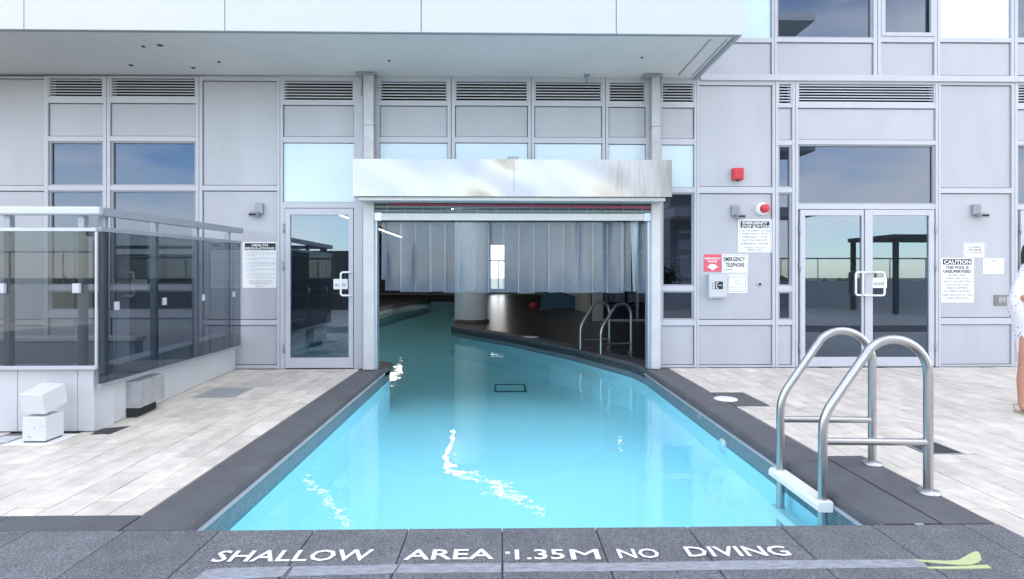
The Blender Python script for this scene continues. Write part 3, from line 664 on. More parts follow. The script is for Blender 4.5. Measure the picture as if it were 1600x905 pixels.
YHd = YF-.52
hx0, hx1 = XA(551,YHd), XA(1050,YHd); hz0, hz1 = ZA(307,0,YHd), ZA(249,0,YHd)
sh = thing('rolling_shutter', ((hx0+hx1)/2,YHd,hz0), 'rolled up shutter under a long polished stainless steel hood above the pool opening', 'shutter')
xm = XA(803,YHd)
def hood(x0,x1,name='hood'):
    nx, nz = 40, 8; vs = []; fs = []
    for j in range(nz+1):
        for i in range(nx+1):
            u, v = i/nx, j/nz; X = x0+(x1-x0)*u; Z = hz0+(hz1-hz0)*v
            amp = .010*sin(pi*v)*math.exp(-((X-xm)/1.1)**2)+.003*sin(pi*v)
            vs.append((X, YHd+amp*sin(X*3.1+1.3*v)+amp*.7*sin(X*7.7+2*v), Z))
    for j in range(nz):
        for i in range(nx): a = j*(nx+1)+i; fs.append((a,a+1,a+nx+2,a+nx+1))
    b = MB().add(vs, fs, True)
    b.add([(x0,YHd,hz0),(x1,YHd,hz0),(x1,YF-.165,hz0),(x0,YF-.165,hz0),(x0,YHd,hz1),(x1,YHd,hz1),(x1,YF-.165,hz1),(x0,YF-.165,hz1)], [(0,3,2,1),(4,5,6,7),(1,2,6,5),(3,0,4,7),(2,3,7,6)])
    b.build(name, M['hood'], sh)
hood(hx0, xm-.001); hood(xm+.001, hx1)
B(hx0+.06,hx1-.07,YHd+.06,YHd+.30,hz0-.05,hz0-.002,.004).build('hood_lip', M['bar'], sh)
B(XA(793,YHd),XA(811,YHd),YHd+.03,YHd+.1,hz1,hz1+.045,.004).build('lifting_lug', M['grey'], sh)
# clear plastic slats still hanging below the hood, with link chains and a red strap
YS = YF-.10; sx0, sx1 = XA(584,YS), XA(1019,YS)
for i in range(3):
    z1_ = ZA(313,0,YS)-.062*i; MB().tube([(sx0,YS,z1_-.03),(sx1,YS,z1_-.03)], .029, 10).build('clear_slat', M['greenslat'], sh)
b = MB(); n = 15
for i in range(n):
    X = XA(604+28.5*i, YS-.04); b.tube([(X,YS-.036,ZA(313,0,YS)),(X,YS-.036,ZA(333,0,YS))], .0045, 6)
b.build('link_rod', M['strip'], sh)
MB().add([(sx0+.2,YS-.040,ZA(322,0,YS)),(sx1-.02,YS-.040,ZA(326.5,0,YS)),(sx1-.02,YS-.040,ZA(322.5,0,YS)),(sx0+.2,YS-.040,ZA(318,0,YS)),(sx0+.2,YS-.037,ZA(322,0,YS)),(sx1-.02,YS-.037,ZA(326.5,0,YS)),(sx1-.02,YS-.037,ZA(322.5,0,YS)),(sx0+.2,YS-.037,ZA(318,0,YS))],[(0,1,2,3),(7,6,5,4),(3,2,6,7),(1,0,4,5)]).build('strap', M['redstrap'], sh)
YBb = YF-.12; B(XA(583,YBb),XA(1020,YBb),YBb,YBb+.06,ZA(344.5,0,YBb),ZA(333.5,0,YBb),.004).build('bottom_bar', M['bar'], sh)
B(XA(583,YBb),XA(596,YBb),YBb-.006,YBb+.06,ZA(345.5,0,YBb),ZA(332.5,0,YBb),.004).build('bar_end', M['track'], sh)
B(XA(1007,YBb),XA(1020,YBb),YBb-.006,YBb+.06,ZA(345.5,0,YBb),ZA(332.5,0,YBb),.004).build('bar_end', M['track'], sh)
for a,c,d_ in ((584.5,589,-1),(1012,1018,1)):
    y0 = YF-.09; xa, xb = XA(a,y0), XA(c,y0)
    B(xa,xb,y0,y0+.14,.0 if d_>0 else .0,ZA(346,0,y0),.003).build('side_track', M['track'], sh)
# strip curtain
YCu = YF+.02
cu = thing('strip_curtain', (XA(800,YCu),YCu,ZA(345,0,YCu)), 'clear bluish plastic strip curtain hanging across the top half of the pool opening', 'curtain')
B(GX0+.06,GX1-.03,YCu+.04,YCu+.09,ZA(346.5,0,YCu),ZA(338,0,YCu)).build('hanging_rail', M['dark'], cu)
edges = [597,602.5,625.5,648.5,671.5,694.5,717,740,763,786.5,810,834,856.5,880,902,925.5,948.5,971,985,996]
ztop = ZA(346,0,YCu)
for i,e in enumerate(edges):
    wpx = 25.5 if i not in (0,17,18,19) else {0:8,17:15,18:12,19:15}[i]
    bot = 437 if i == 0 else (454 if i == 1 else 457+random.uniform(-1.8,1.8)+ (1.0 if i in (2,) else 0))
    xa = XA(e,YCu); w_ = XA(e+wpx,YCu)-xa; y0 = YCu+(.012 if i%2 else -.004); vs = []; fs = []; nn = 6; zb = ZA(bot,0,YCu)
    bow = random.uniform(-.014,.022); tw = random.uniform(-.02,.02) if i != 18 else .16
    rows = 5
    for j in range(rows):
        v = j/(rows-1)
        for k in range(nn+1):
            u = k/nn; yy = y0+bow*4*u*(1-u)+tw*(u-.5)*(1-v)
            ww = w_*(1-.16*(1-v) if i == 18 else 1); off = w_*.16*(1-v) if i == 18 else 0
            vs.append((xa+off+ww*u, yy, zb+(ztop-zb)*v))
    for j in range(rows-1):
        for k in range(nn): a = j*(nn+1)+k; fs.append((a,a+1,a+nn+2,a+nn+1))
    s = MB().add(vs, fs, True).build('strip', M['pvc'], cu)
    ev = MB(); x_ = xa; ev.box(x_-.0015,x_+.0025,y0-.002,y0+.002,zb,ztop-.04)
    ev.build('strip_edge', M['pvcedge'], s)
    if i == 18: s['label'] = 'twisted strip with its bright reflection painted in as paler colour'; s.data.materials[0] = M['pvcbright']  if 'pvcbright' in M else M['pvc']

# ================================================================== LEFT ENCLOSURE: parapet and glass railing
pf = thing('parapet_wall', (wall_c[0],wall_c[1],0), 'low pale panelled wall carrying the tinted glass railing left of the pool', 'wall')
WT = .52; ux, uy = (wall_b[0]-wall_c[0]), (wall_b[1]-wall_c[1]); ul = math.hypot(ux,uy); ux/=ul; uy/=ul; nx_, ny_ = -uy, ux   # n points left, inside
jx = [wall_c[0]-.003]+[GA(p,674)[0] for p in (124,32)]+[-5.2,-6.4,-7.8]
for i in range(len(jx)-1):
    B(jx[i+1]+.002, jx[i]-.002, wall_c[1], wall_c[1]+.03, .006, WT, .003).build('wall_panel', M['stucco'], pf)
B(-7.8, wall_c[0]-.004, wall_c[1]+.032, wall_c[1]+.25, 0, WT-.01).build('wall_core', M['stucco'], pf)
P0 = Vector((wall_c[0],wall_c[1]+.031)); Pe = Vector((wall_b[0],YF-.01)); nn_ = Vector((nx_,ny_))
b = MB().prism([P0[:], (Pe[0],Pe[1]), (Pe+nn_*.22)[:], (P0+nn_*.22)[:]], .006, WT-.004); b.build('side_panel', M['stucco'], pf)
B(-7.8, wall_c[0], wall_c[1]-.004, wall_c[1]+.24, WT, WT+.02, .003).build('coping_cap', M['rail_paint'], pf)
# inner curb and terrace seen through the glass
ic = thing('inner_curb', (-6,6.9,0), 'low grey curb with a pale ledge behind the tinted glass railing', 'curb')
B(-7.8, -4.3, 6.6, 6.75, .0, .55, .005).build('curb_face', M['rail_grey'], ic); B(-7.8,-4.28,6.58,6.78,.551,.60,.004).build('ledge', M['stucco'], ic)

rg = thing('glass_railing', (wall_c[0],wall_c[1]-.06,.4), 'grey metal railing with dark tinted glass panes on the low wall at left', 'railing')
yr = wall_c[1]-.05                        # front run
RC = (XA(153,yr), yr)                     # railing corner
RE = (XA(376,YF-.12), YF-.12)             # end by the facade
def lerp(t, z0, z1): return Vector((RC[0]+(RE[0]-RC[0])*t, RC[1]+(RE[1]-RC[1])*t, z0+(z1-z0)*t))
zt0, zt1 = ZA(330,RC[0],RC[1]), ZA(361,RE[0],RE[1])
zs0, zs1 = ZA(358,RC[0],RC[1]), ZA(379,RE[0],RE[1]); zb0, zb1 = ZA(604,RC[0],RC[1]), ZA(541,RE[0],RE[1])
zfr_top = ZA(330,RC[0],RC[1]); zfr_s = ZA(358.5,RC[0],RC[1]); zfr_b = ZA(574,RC[0],RC[1])
XLF = -7.8
B(XLF, RC[0]+.03, yr-.035, yr+.035, zfr_top-.035, zfr_top+.035, .012).build('top_rail', M['rail_paint'], rg)
def beam(t0, t1, za, zb_, hw, hh, off=0):
    p, q = lerp(t0,*za), lerp(t1,*za); d = Vector((q.x-p.x,q.y-p.y,0)).normalized(); n = Vector((-d.y,d.x,0))
    p += n*off; q += n*off; vs = []
    for c in (p,q):
        for a,b_ in ((-1,-1),(1,-1),(1,1),(-1,1)): vs.append(c+n*hw*a+Vector((0,0,hh*b_)))
    return MB().add(vs, [(0,1,5,4),(1,2,6,5),(2,3,7,6),(3,0,4,7),(0,3,2,1),(4,5,6,7)])
beam(.012,1,(zt0,zt1),None,.035,.035).build('top_rail', M['rail_grey'], rg)
B(XLF, RC[0]-.01, yr-.015, yr+.015, zfr_s-.018, zfr_s+.014, .003).build('middle_rail', M['rail_paint'], rg)
beam(.006,1,(zs0,zs1),None,.015,.018).build('middle_rail', M['rail_grey'], rg)
B(XLF, RC[0]-.01, yr-.015, yr+.015, zfr_b-.018, zfr_b+.014, .003).build('bottom_rail', M['rail_paint'], rg)
beam(.006,1,(zb0,zb1),None,.015,.016).build('bottom_rail', M['rail_grey'], rg)
# panes
fx = [RC[0]-.02, XA(118,yr), XA(3,yr), XA(-110,yr), XLF]
for i in range(len(fx)-1): B(fx[i+1]+.004, fx[i]-.004, yr-.004, yr+.004, zfr_b+.015, zfr_s-.019).build('glass_pane', M['rail_glass'], rg)
B(RC[0]-.022, RC[0]-.006, yr-.006, yr+.006, zfr_b, zfr_s-.02).build('edge_profile', M['rail_paint'], rg)
def tpx(px):
    lo, hi = 0., 1.
    for _ in range(30):
        m_ = (lo+hi)/2; p = lerp(m_,0,0); d = DEP(p.x,p.y); x = 800+F*(p.x*cos(YAW)-p.y*sin(YAW))/d
        if x < px: lo = m_
        else: hi = m_
    return lo
ts = [.004]+[tpx(p) for p in (181,256,317,364)]+[.998]
for i in range(len(ts)-1):
    t0, t1 = ts[i]+.002, ts[i+1]-.002; p, q = lerp(t0,zb0,zb1), lerp(t1,zb0,zb1); p2, q2 = lerp(t0,zs0,zs1), lerp(t1,zs0,zs1)
    d = Vector((q.x-p.x,q.y-p.y,0)).normalized(); n = Vector((-d.y,d.x,0))*.004; up_ = Vector((0,0,.018))
    vs = [p-n+up_,q-n+up_,q2-n-up_,p2-n-up_,p+n+up_,q+n+up_,q2+n-up_,p2+n-up_]
    MB().add(vs, [(0,1,2,3),(7,6,5,4),(0,4,5,1),(3,2,6,7),(0,3,7,4),(1,5,6,2)]).build('glass_pane', M['rail_glass'], rg)
# posts stand behind the glass
for px in (5,122,-112):
    X = XA(px,yr); B(X-.027,X+.027,yr+.03,yr+.085,WT+.02,zfr_top-.03,.004).build('post', M['rail_grey'], rg)
    zz = ZA(450.5,X,yr); B(XA(px-5.5,yr),XA(px+5.5,yr),yr-.03,yr+.03,zz-.04,zz+.04,.004).build('clip', M['frame'], rg)
for px,cy in ((172,478),(250,471),(313,465),(362,460)):
    t = tpx(px); p = lerp(t,0,0); za_ = zt0+(zt1-zt0)*t; n = Vector((-(RE[1]-RC[1]),RE[0]-RC[0])).normalized()*.055
    c = (p.x+n.x,p.y+n.y); B(c[0]-.03,c[0]+.03,c[1]-.025,c[1]+.025,zb0+(zb1-zb0)*t+.02,za_-.03,.004).build('post', M['rail_grey'], rg)
for px,cy in ((181,478),(256,471),(317,465),(364.5,460)):
    t = tpx(px); p = lerp(t,0,0); zz = ZA(cy,p.x,p.y); B(p.x-.012,p.x+.014,p.y-.03,p.y+.03,zz-.037,zz+.037,.003).build('clip', M['frame'], rg)

# steel junction box on the side wall
ja = GA(197,648); t = .46
def side_pt(px): # point on the side wall line at image column px
    lo, hi = 0., 1.
    for _ in range(30):
        m_ = (lo+hi)/2; x_ = wall_c[0]+(wall_b[0]-wall_c[0])*m_; y_ = wall_c[1]+(wall_b[1]-wall_c[1])*m_; xx = 800+F*(x_*cos(YAW)-y_*sin(YAW))/DEP(x_,y_)
        if xx < px: lo = m_
        else: hi = m_
    return Vector((x_,y_))
a_ = side_pt(196); dep_ = DEP(*a_); jn = Vector((uy,-ux))  # outward
jb0, jb1 = a_, a_+Vector((ux,uy))*.44; zj0, zj1 = .09, .335
jbx = thing('junction_box', (jb0.x,jb0.y,.1), 'grey steel equipment box fixed to the side of the low wall under the railing', 'box')
MB().prism([jb0[:],(jb0+jn*.13)[:],(jb1+jn*.13)[:],jb1[:]], zj0, zj1).build('housing', M['galv'], jbx)
b = MB()
for f_, z_ in ((.04,.115),(.40,.115),(.04,.31),(.40,.31),(.04,.21),(.40,.21)):
    c = jb0+Vector((ux,uy))*f_+jn*.134; b.lathe([(0,.006),(.009,.004),(.009,-.003)], (c.x,c.y,z_), 8, 'x')
b.build('screw', M['grey'], jbx)
MB().prism([(jb0+jn*.01)[:],(jb0+jn*.10)[:],(jb1-Vector((ux,uy))*.1+jn*.10)[:],(jb1-Vector((ux,uy))*.1+jn*.01)[:]], .006, .09).build('recess', M['dark'], jbx)

# ================================================================== BOXY BOLLARD LIGHT
bp_ = GA(34,694.5); X0, Y0 = bp_[0], bp_[1]; bw_ = .182
bo = thing('bollard_light', (X0+bw_/2,Y0+.1,0), 'white cube floodlight with a tilted head on a square base by the low wall', 'light')
B(X0-.11,X0+bw_+.07,Y0-.045,Y0+.25,.0015,.012,.002).build('base_plate', M['white'], bo)
B(X0,X0+bw_,Y0,Y0+.19,.022,.215,.006).build('base_box', M['boxwhite'], bo)
B(X0+.008,X0+bw_-.008,Y0+.008,Y0+.18,.012,.022).build('plinth', M['dark'], bo)
B(X0+.06,X0+.12,Y0+.06,Y0+.12,.215,.245).build('neck', M['grey'], bo)
mxh = Matrix.Translation((X0+bw_/2+.0,Y0+.10,.34)) @ Matrix.Rotation(radians(13),4,'X') @ Matrix.Rotation(radians(-4),4,'Z')
MB().box(-bw_/2-.004,bw_/2+.004,-.11,.11,-.085,.085,.006,mxh).build('head', M['boxwhite'], bo)
b = MB()
for dx_,z_,s_ in ((.10,.13,.006),(.06,.06,.012),(.16,.14,.005)): b.box(X0+dx_-s_,X0+dx_+s_,Y0-.002,Y0+.004,z_-.004,z_+.004)
b.build('screw', M['grey'], bo)

# ================================================================== GROUND FITTINGS
gr = thing('floor_grate', ((gratr[0]+gratr[1])/2,(gratr[2]+gratr[3])/2,0), 'slotted grey metal floor grate in the limestone left of the pool', 'grate')
b = MB(); x0,x1,y0,y1 = gratr
B(x0,x1,y0,y1,-.03,-.011).build('pit', M['dark'], gr)
for q in ((x0,x1,y0,y0+.015),(x0,x1,y1-.015,y1),(x0,x0+.015,y0+.015,y1-.015),(x1-.015,x1,y0+.015,y1-.015)): b.box(*q,-.02,.002)
b.build('frame', M['grate'], gr)
n = 11; me = MB().box(-.010,.010,y0+.016-(y0+y1)/2,y1-.016-(y0+y1)/2,-.012,.001).mesh('bar', M['grate'])
for i in range(n):
    o = bpy.data.objects.new('bar', me); SC.collection.objects.link(o); o.parent = gr; o.matrix_parent_inverse = world_inv(gr); o.location = (x0+.02+(x1-x0-.04)*(i+.5)/n,(y0+y1)/2,0)
me = MB().box(x0+.016-(x0+x1)/2,x1-.016-(x0+x1)/2,-.003,.003,-.014,-.001).mesh('cross_bar', M['grate'])
for i in range(5):
    o = bpy.data.objects.new('cross_bar', me); SC.collection.objects.link(o); o.parent = gr; o.matrix_parent_inverse = world_inv(gr); o.location = ((x0+x1)/2,y0+(y1-y0)*(i+.5)/6,0)
def square_cover(name, x0,x1,y0,y1, lab, m='darkmat'):
    t = thing(name, ((x0+x1)/2,(y0+y1)/2,0), lab, 'drain cover')
    b = MB(); f_ = .014
    for q in ((x0,x1,y0,y0+f_),(x0,x1,y1-f_,y1),(x0,x0+f_,y0+f_,y1-f_),(x1-f_,x1,y0+f_,y1-f_)): b.box(*q,-.02,.003)
    b.build('rim', M['grey'] if m != 'paver' else M['grate'], t); B(x0+f_,x1-f_,y0+f_,y1-f_,-.02,0.0,.002).build('plate', M[m], t)
    return t
square_cover('drain_cover', *sqd, 'dark square drain cover behind the outdoor pool ladder')
c0 = GA(141,679); c1 = GA(172,679); cyb = GA(180,667)[1]
dm = thing('wall_foot_grate', (c0[0]+.15,c0[1]+.1,0), 'dark floor grate tucked against the corner of the low wall', 'grate')
MB().prism([(c0[0],c0[1]),(c1[0],c1[1]),(c1[0]-.0,cyb+.02),(wall_c[0]+.005,wall_c[1]+.09),(wall_c[0]+.004,wall_c[1]-.006),(c0[0],wall_c[1]-.006)], -.01, .0035).build('plate', M['darkmat'], dm)
c0 = GA(-10,693); t_ = thing('access_cover', (c0[0],c0[1],0), 'small grey stone lid lying slightly raised at the left frame edge', 'lid')
B(GA(-20,693)[0],GA(11,693)[0],c0[1],GA(5,684)[1],.004,.016,.002).build('plate', M['stucco'], t_)
lid1 = GA(1134,624); tag(MB().lathe([(0,.012),(.10,.012),(.118,.008),(.122,.001)], (lid1[0],lid1[1],.001), 32).build('skimmer_lid', M['white']), 'white round skimmer lid set in the dark stone beside the right coping', 'lid', 'skimmer lids')
# underwater lamp and return nozzle in the right pool wall
def wall_pt(px, py): Y = None; u = tan(YAW+atan((px-800)/F)); Y = PR/u; return Y, ZA(py, PR, Y)
Yl, Zl = wall_pt(1131,697); pl = thing('pool_lamp', (PR-.01,Yl,Zl), 'round white underwater lamp in the right pool wall', 'pool lamp')
MB().lathe([(0.062,0.0),(.066,-.02),(.052,-.024),(.046,-.012)], (PR,Yl,Zl), 28, 'x').build('rim', M['white'], pl); MB().lathe([(.046,-.010),(.03,-.020),(0,-.022)], (PR,Yl,Zl), 28, 'x').build('lens', M['white'], pl)
Yl, Zl = wall_pt(1095,648); tag(MB().lathe([(.04,0),(.04,-.012),(.02,-.014),(.018,-.002),(0,-.002)], (PR,Yl,Zl), 20, 'x').build('return_nozzle', M['grey']), 'small round return nozzle in the tiled band of the right pool wall', 'nozzle')

# ================================================================== POOL LADDERS
def ladder(base, axis, along, span, poolx, r, h, zlow, bend_z, bar_z, lab, treads):
    """base: deck flange of the near rail; axis: unit vector from deck to water; along: unit vector to the second rail"""
    t = thing('pool_ladder', (base[0],base[1],0), lab, 'ladder', 'stainless pool ladders')
    ax = Vector((axis[0],axis[1],0)); al = Vector((along[0],along[1],0))
    for k in range(2):
        o_ = Vector((base[0],base[1],0))+al*span*k
        R = h*.23; pts = []
        def P(u,z): return o_+ax*u+Vector((0,0,z))
        pts.append(P(0,0)); pts.append(P(0,(h-R)*.6))
        ang = radians(48)      # slope of the descending part
        for i in range(13):    # arch
            a = i/12*(pi/2+ (pi/2-ang)); pts.append(P(R-R*cos(a), h-R+R*sin(a)))
        ue, ze = R-R*cos(pi/2+(pi/2-ang)), h-R+R*sin(pi/2+(pi/2-ang))
        # straight down slope to the bend above the water
        tu, tz = poolx, bend_z; rb = .10
        d = Vector((tu-ue, tz-ze)); d.normalize()
        for i in range(1,4): pts.append(P(ue+(tu-ue)*i/4*.94, ze+(tz-ze)*i/4*.94))
        q0 = Vector((tu,tz))-d*rb
        for i in range(7):
            s_ = i/6; p = q0*(1-s_)**2+Vector((tu,tz))*2*s_*(1-s_)+Vector((tu,tz-rb))*s_**2; pts.append(P(p.x,p.y))
        pts.append(P(tu,zlow))
        rail = MB().tube(pts, r, 16).build('rail', M['stainless'], t)
        MB().lathe([(0,.022),(r*1.05,.022),(r*2.1,.014),(r*2.3,.0)], (o_.x,o_.y,.002), 24).build('flange', M['stainless'], rail)
        bp0, bp1 = P(r*.2,bar_z), P(poolx-r*.2,bar_z+.008); MB().tube([bp0,bp1], r*.84, 12).build('cross_bar', M['stainless'], t)
    # treads between the rails
    for z in treads:
        c0 = Vector((base[0],base[1],0))+ax*poolx; w2 = .055
        b = MB(); a = c0-al*.05; c = c0+al*(span+.05); n = ax
        prof = [(-.035,0),(.045,0),(.06,-.02),(.06,-.05),(.045,-.06),(-.035,-.06)]
        vs = [a+n*u+Vector((0,0,z+zz)) for u,zz in prof]+[c+n*u+Vector((0,0,z+zz)) for u,zz in prof]; k = 6
        b.add(vs, [tuple(range(k)), tuple(range(2*k-1,k-1,-1))]+[(i,k+i,k+(i+1)%k,(i+1)%k) for i in range(k)]).build('tread', M['white'], t)
    return t
l1 = GA(1448,770); l2 = GA(1367,725)
al = Vector((l2[0]-l1[0], l2[1]-l1[1])); sp_ = al.length; al.normalize(); al = Vector((0.0,1.0))
lx = (l1[0]+l2[0])/2-.005
ladder((lx,l1[1]), (-1,0), (0,1), sp_, lx-1.955, .0265, .94, -.60, .47, .31, 'large stainless steel pool ladder with a white tread on the right pool edge in front', (-.035,-.30,-.52))
m1 = GA(986,551); m2 = GA(952,543.5); al2 = Vector((m2[0]-m1[0],m2[1]-m1[1])); s2 = al2.length; al2.normalize(); ax2 = Vector((-al2.y,al2.x)) if al2.x < 0 else Vector((al2.y,-al2.x))
if ax2.x > 0: ax2 = -ax2
ladder(m1, ax2, al2, s2, .60, .024, .84, -.7, .42, .16, 'smaller looking stainless ladder inside the hall on the dark indoor deck', (-.36,))

# ================================================================== LETTERING AND TAPE ON THE NEAR SLABS
zt = .0085
ya0, ya1 = 2.600, 2.698
pm = thing('floor_warning', (0,2.64,.008), 'white painted words SHALLOW AREA 1.35M NO DIVING on the near dark slabs', 'floor lettering')
for txt, pxa, pxb, rowb, rowt in (('SHALLOW',328,585,880,862),('AREA',630,772,877,861),('1.35',804,884,877,861),('M',889,938,877,861),('NO',962,1034,875,860),('DIVING',1066,1240,872,856)):
    ym = ya0; cxg = (pxa+pxb)/2
    yb_ = GA(cxg,rowb)[1]; yt_ = GA(cxg,rowt)[1]
    xa = GA(pxa,rowb)[0]; xb = GA(pxb,rowb)[0]
    if cxg < 787: xb = GA(pxb,rowt)[0]
    else: xa = GA(pxa,rowt)[0]
    lettering(txt, xa, yb_, xb-xa, yt_-yb_, zt, M['paint'], pm, .0 if txt == 'M' else .016, floor=True)
    if txt == 'M': lettering(txt, xa+.004, yb_, xb-xa, yt_-yb_, zt+.0004, M['paint'], pm, 0, floor=True)
dx_, dy_ = GA(793,866); B(dx_-.010,dx_+.010,dy_-.008,dy_+.008,.0045,.0083).build('dot', M['paint'], pm)
tp = thing('worn_tape', (0,2.5,.006), 'long worn strip of pale tape residue below the painted warning', 'tape')
def floor_poly(pts, z): return MB().prism([GA(*p) for p in pts], .0045, z)
floor_poly([(302,908),(322,893),(346,890),(454,887.5),(440,903),(300,912)], .0068).build('tape_piece', M['worn'], tp)
floor_poly([(459,887.5),(622,884),(614,898),(449,903)], .0068).build('tape_piece', M['worn'], tp)
floor_poly([(626,884),(783,882),(783,896),(618,898)], .0068).build('tape_piece', M['worn'], tp)
floor_poly([(787,882),(1000,881),(1150,878),(1300,877),(1440,876),(1448,888),(1300,890),(1100,893),(787,896)], .0062).build('tape_piece', M['worn'], tp)
lt = thing('lime_tape_strip', (2,2.5,.006), 'loose curled pieces of lime yellow tape on the slab at lower right', 'tape')
floor_poly([(1426,876.6),(1450,877.6),(1480,878.6),(1497,877.5),(1506,873),(1515,867.5),(1523,864),(1529,864.5),(1532,870),(1533.5,877),(1528,881),(1517,884.5),(1500,885),(1470,882.5),(1440,879.6)], .0075).build('tape_piece', M['limetape'], lt)
floor_poly([(1447,888.2),(1480,888),(1510,887),(1530,885.6),(1544,885.3),(1546,887.6),(1549,890),(1525,890.6),(1500,891),(1470,891),(1452,890.6)], .0080).build('tape_piece', M['limetape'], lt)
# dark slot between slabs and right coping with a light filler block
sl = thing('edge_gap', (2.2,PN,0), 'dark open joint with a pale filler block at the right near pool corner', 'joint gap')
B(PR+.03,PR+CW+.01,PN-.004,PN+.017,-.03,-.002).build('slot', M['gjoint'], sl); B(GA(1433,821)[0],GA(1445,821)[0],PN-.001,PN+.018,-.03,.003).build('filler_block', M['strip'], sl)

# ================================================================== SIGNS AND WALL FIXTURES
def board(name, px0, px1, py0, py1, lab, m='sign', cat='sign', group=None, y=YP, th=.006):
    x0, x1 = XA(px0,YF), XA(px1,YF); z0, z1 = rz(py0,py1,x0,x1)
    t = thing(name, ((x0+x1)/2,y-th,z0), lab, cat, group); B(x0,x1,y-th,y-.0005,z0,z1,.001).build('board', M[m], t); return t, x0, x1, z0, z1, y-th
def lines(t, txts, px0, px1, pys, y, m='black', bold=0.0, centre=True, widths=None):
    """one lettering mesh per line, fitted between the given rows"""
    for i, s_ in enumerate(txts):
        pa, pb = widths[i] if widths else (px0, px1); x0, x1 = XA(pa,YF), XA(pb,YF); z0, z1 = ZA(pys[i][1],(x0+x1)/2,YF), ZA(pys[i][0],(x0+x1)/2,YF)
        lettering(s_, x0, z0, x1-x0, z1-z0, y-.0015, M[m], t, bold)
def plate(t, px0, px1, py0, py1, y, m='black', name='header_panel', e=.001):
    x0, x1 = XA(px0,YF), XA(px1,YF); z0, z1 = rz(py0,py1,x0,x1); B(x0,x1,y-e,y+.0005,z0,z1).build(name, M[m], t)
def outline(t, px0, px1, py0, py1, y, m='greyprint'):
    x0, x1 = XA(px0,YF), XA(px1,YF); z0, z1 = rz(py0,py1,x0,x1); b = MB(); w_ = .004
    for q in ((x0,x1,z0,z0+w_),(x0,x1,z1-w_,z1),(x0,x0+w_,z0+w_,z1-w_),(x1-w_,x1,z0+w_,z1-w_)): b.box(q[0],q[1],y-.001,y+.0005,q[2],q[3])
    b.build('border_line', M[m], t)
# health regulations
t,x0,x1,z0,z1,y = board('health_sign', 378,431.5,378,450, 'tall white HEALTH REGULATIONS notice with black heading left of the single glass door')
plate(t,381.5,430,380,391,y); lines(t,['HEALTH','REGULATIONS'],0,0,[(381.3,385),(386,390)],y-.001,'sign',.03,widths=[(393,418),(383,428)])
rowsy = [394,396.4,398.8,402.6,405,409,411.3,413.8,416.4,420,422.4,427,429.4,433.2]
tx = ['a) Persons infected with a communicable disease','or having open sores on their bodies shall not','enter the pool area','b) No person shall bring a glass container','onto the pool deck','c) No person shall pollute the water in the','pool in any manner and spitting, spouting of','water and blowing the nose in the pool or on','deck is prohibited','d) No person shall engage in boisterous play','in or about the pool','e) The maximum number of bathers permitted','on the deck and in the pool at any time','f) A telephone for emergency use is located']
wd = [(382,430),(382,430),(382,399),(382,430),(382,403),(382,430),(382,430),(382,429),(382,396),(382,430),(382,398),(382,429),(382,420),(383,428)]
lines(t, tx, 0,0, [(r,r+1.5) for r in rowsy], y, 'greyprint', 0.0, widths=wd)
lines(t, ['In case of emergency use the telephone','located on the deck near the doors','and call for assistance','REG. 565 s. 19'],0,0,[(437.6,439.2),(440,441.6),(442.4,444),(446,447.8)],y,'greyprint',0.0,widths=[(388,425),(387,425),(390,421),(399,413)])
# caution
t,x0,x1,z0,z1,y = board('caution_sign', 1472,1523,403.5,473, 'white CAUTION THIS POOL IS UNSUPERVISED sign right of the double glass doors')
plate(t,1474.5,1519.5,405,413.5,y); lines(t,['CAUTION'],0,0,[(406.3,412.4)],y-.001,'sign',.035,widths=[(1476,1518)])
lines(t,['THIS POOL IS','UNSUPERVISED'],0,0,[(415.6,420.6),(421.8,426.6)],y,'black',.03,widths=[(1479,1515),(1475,1519)])
lines(t,['BATHERS UNDER','TWELVE YEARS OF AGE','ARE NOT ALLOWED WITHIN','THE POOL ENCLOSURE','UNLESS ACCOMPANIED','BY A PARENT OR HIS HER','AGENT WHO IS NOT LESS THAN','SIXTEEN YEARS OF AGE.','REG. 565'],0,0,
      [(428.4,431.6),(433.4,436.6),(438.4,441.6),(443.4,446.6),(448.4,451.6),(453.4,456.8),(459.6,463),(464.4,467.6),(469.4,471)],y,'greyprint',-.004,
      widths=[(1484,1510),(1479,1515),(1476,1518),(1479,1515),(1480,1514),(1477,1517),(1474,1521),(1479,1515),(1491,1504)])
t,x0,x1,z0,z1,y = board('capacity_sign', 1507,1541,379.5,403, 'small framed capacity notice above the caution sign')
outline(t,1508,1540,380.5,402,y); lines(t,['OCCUPANCY','MAXIMUM','No. of Persons'],0,0,[(385,388),(389.3,391.8),(393,395.5)],y,'greyprint',.01,widths=[(1513,1536),(1515,1534),(1511,1537)])
t,x0,x1,z0,z1,y = board('letter_notice', 1537.5,1570,404,428, 'small white paper notice with an emblem, right of the caution sign')
xc, zc_ = XA(1554,YF), ZA(407.6,5,YF); MB().add([(xc-.045,y-.001,zc_),(xc,y-.001,zc_-.012),(xc+.045,y-.001,zc_),(xc,y-.001,zc_+.012)],[(0,1,2,3)]).build('emblem', M['grey'], t)
lines(t,['This swimming pool is subject to the rules of','the corporation and all residents and their guests','must follow the posted regulations at all times','while using the pool deck and area','thank you'],0,0,[(412.8,414.2),(415.6,417),(418.2,419.6),(420.8,422.2),(423.4,424.6)],y,'greyprint',-.004,widths=[(1540,1568),(1540,1568),(1541,1567),(1543,1566),(1549,1558)])
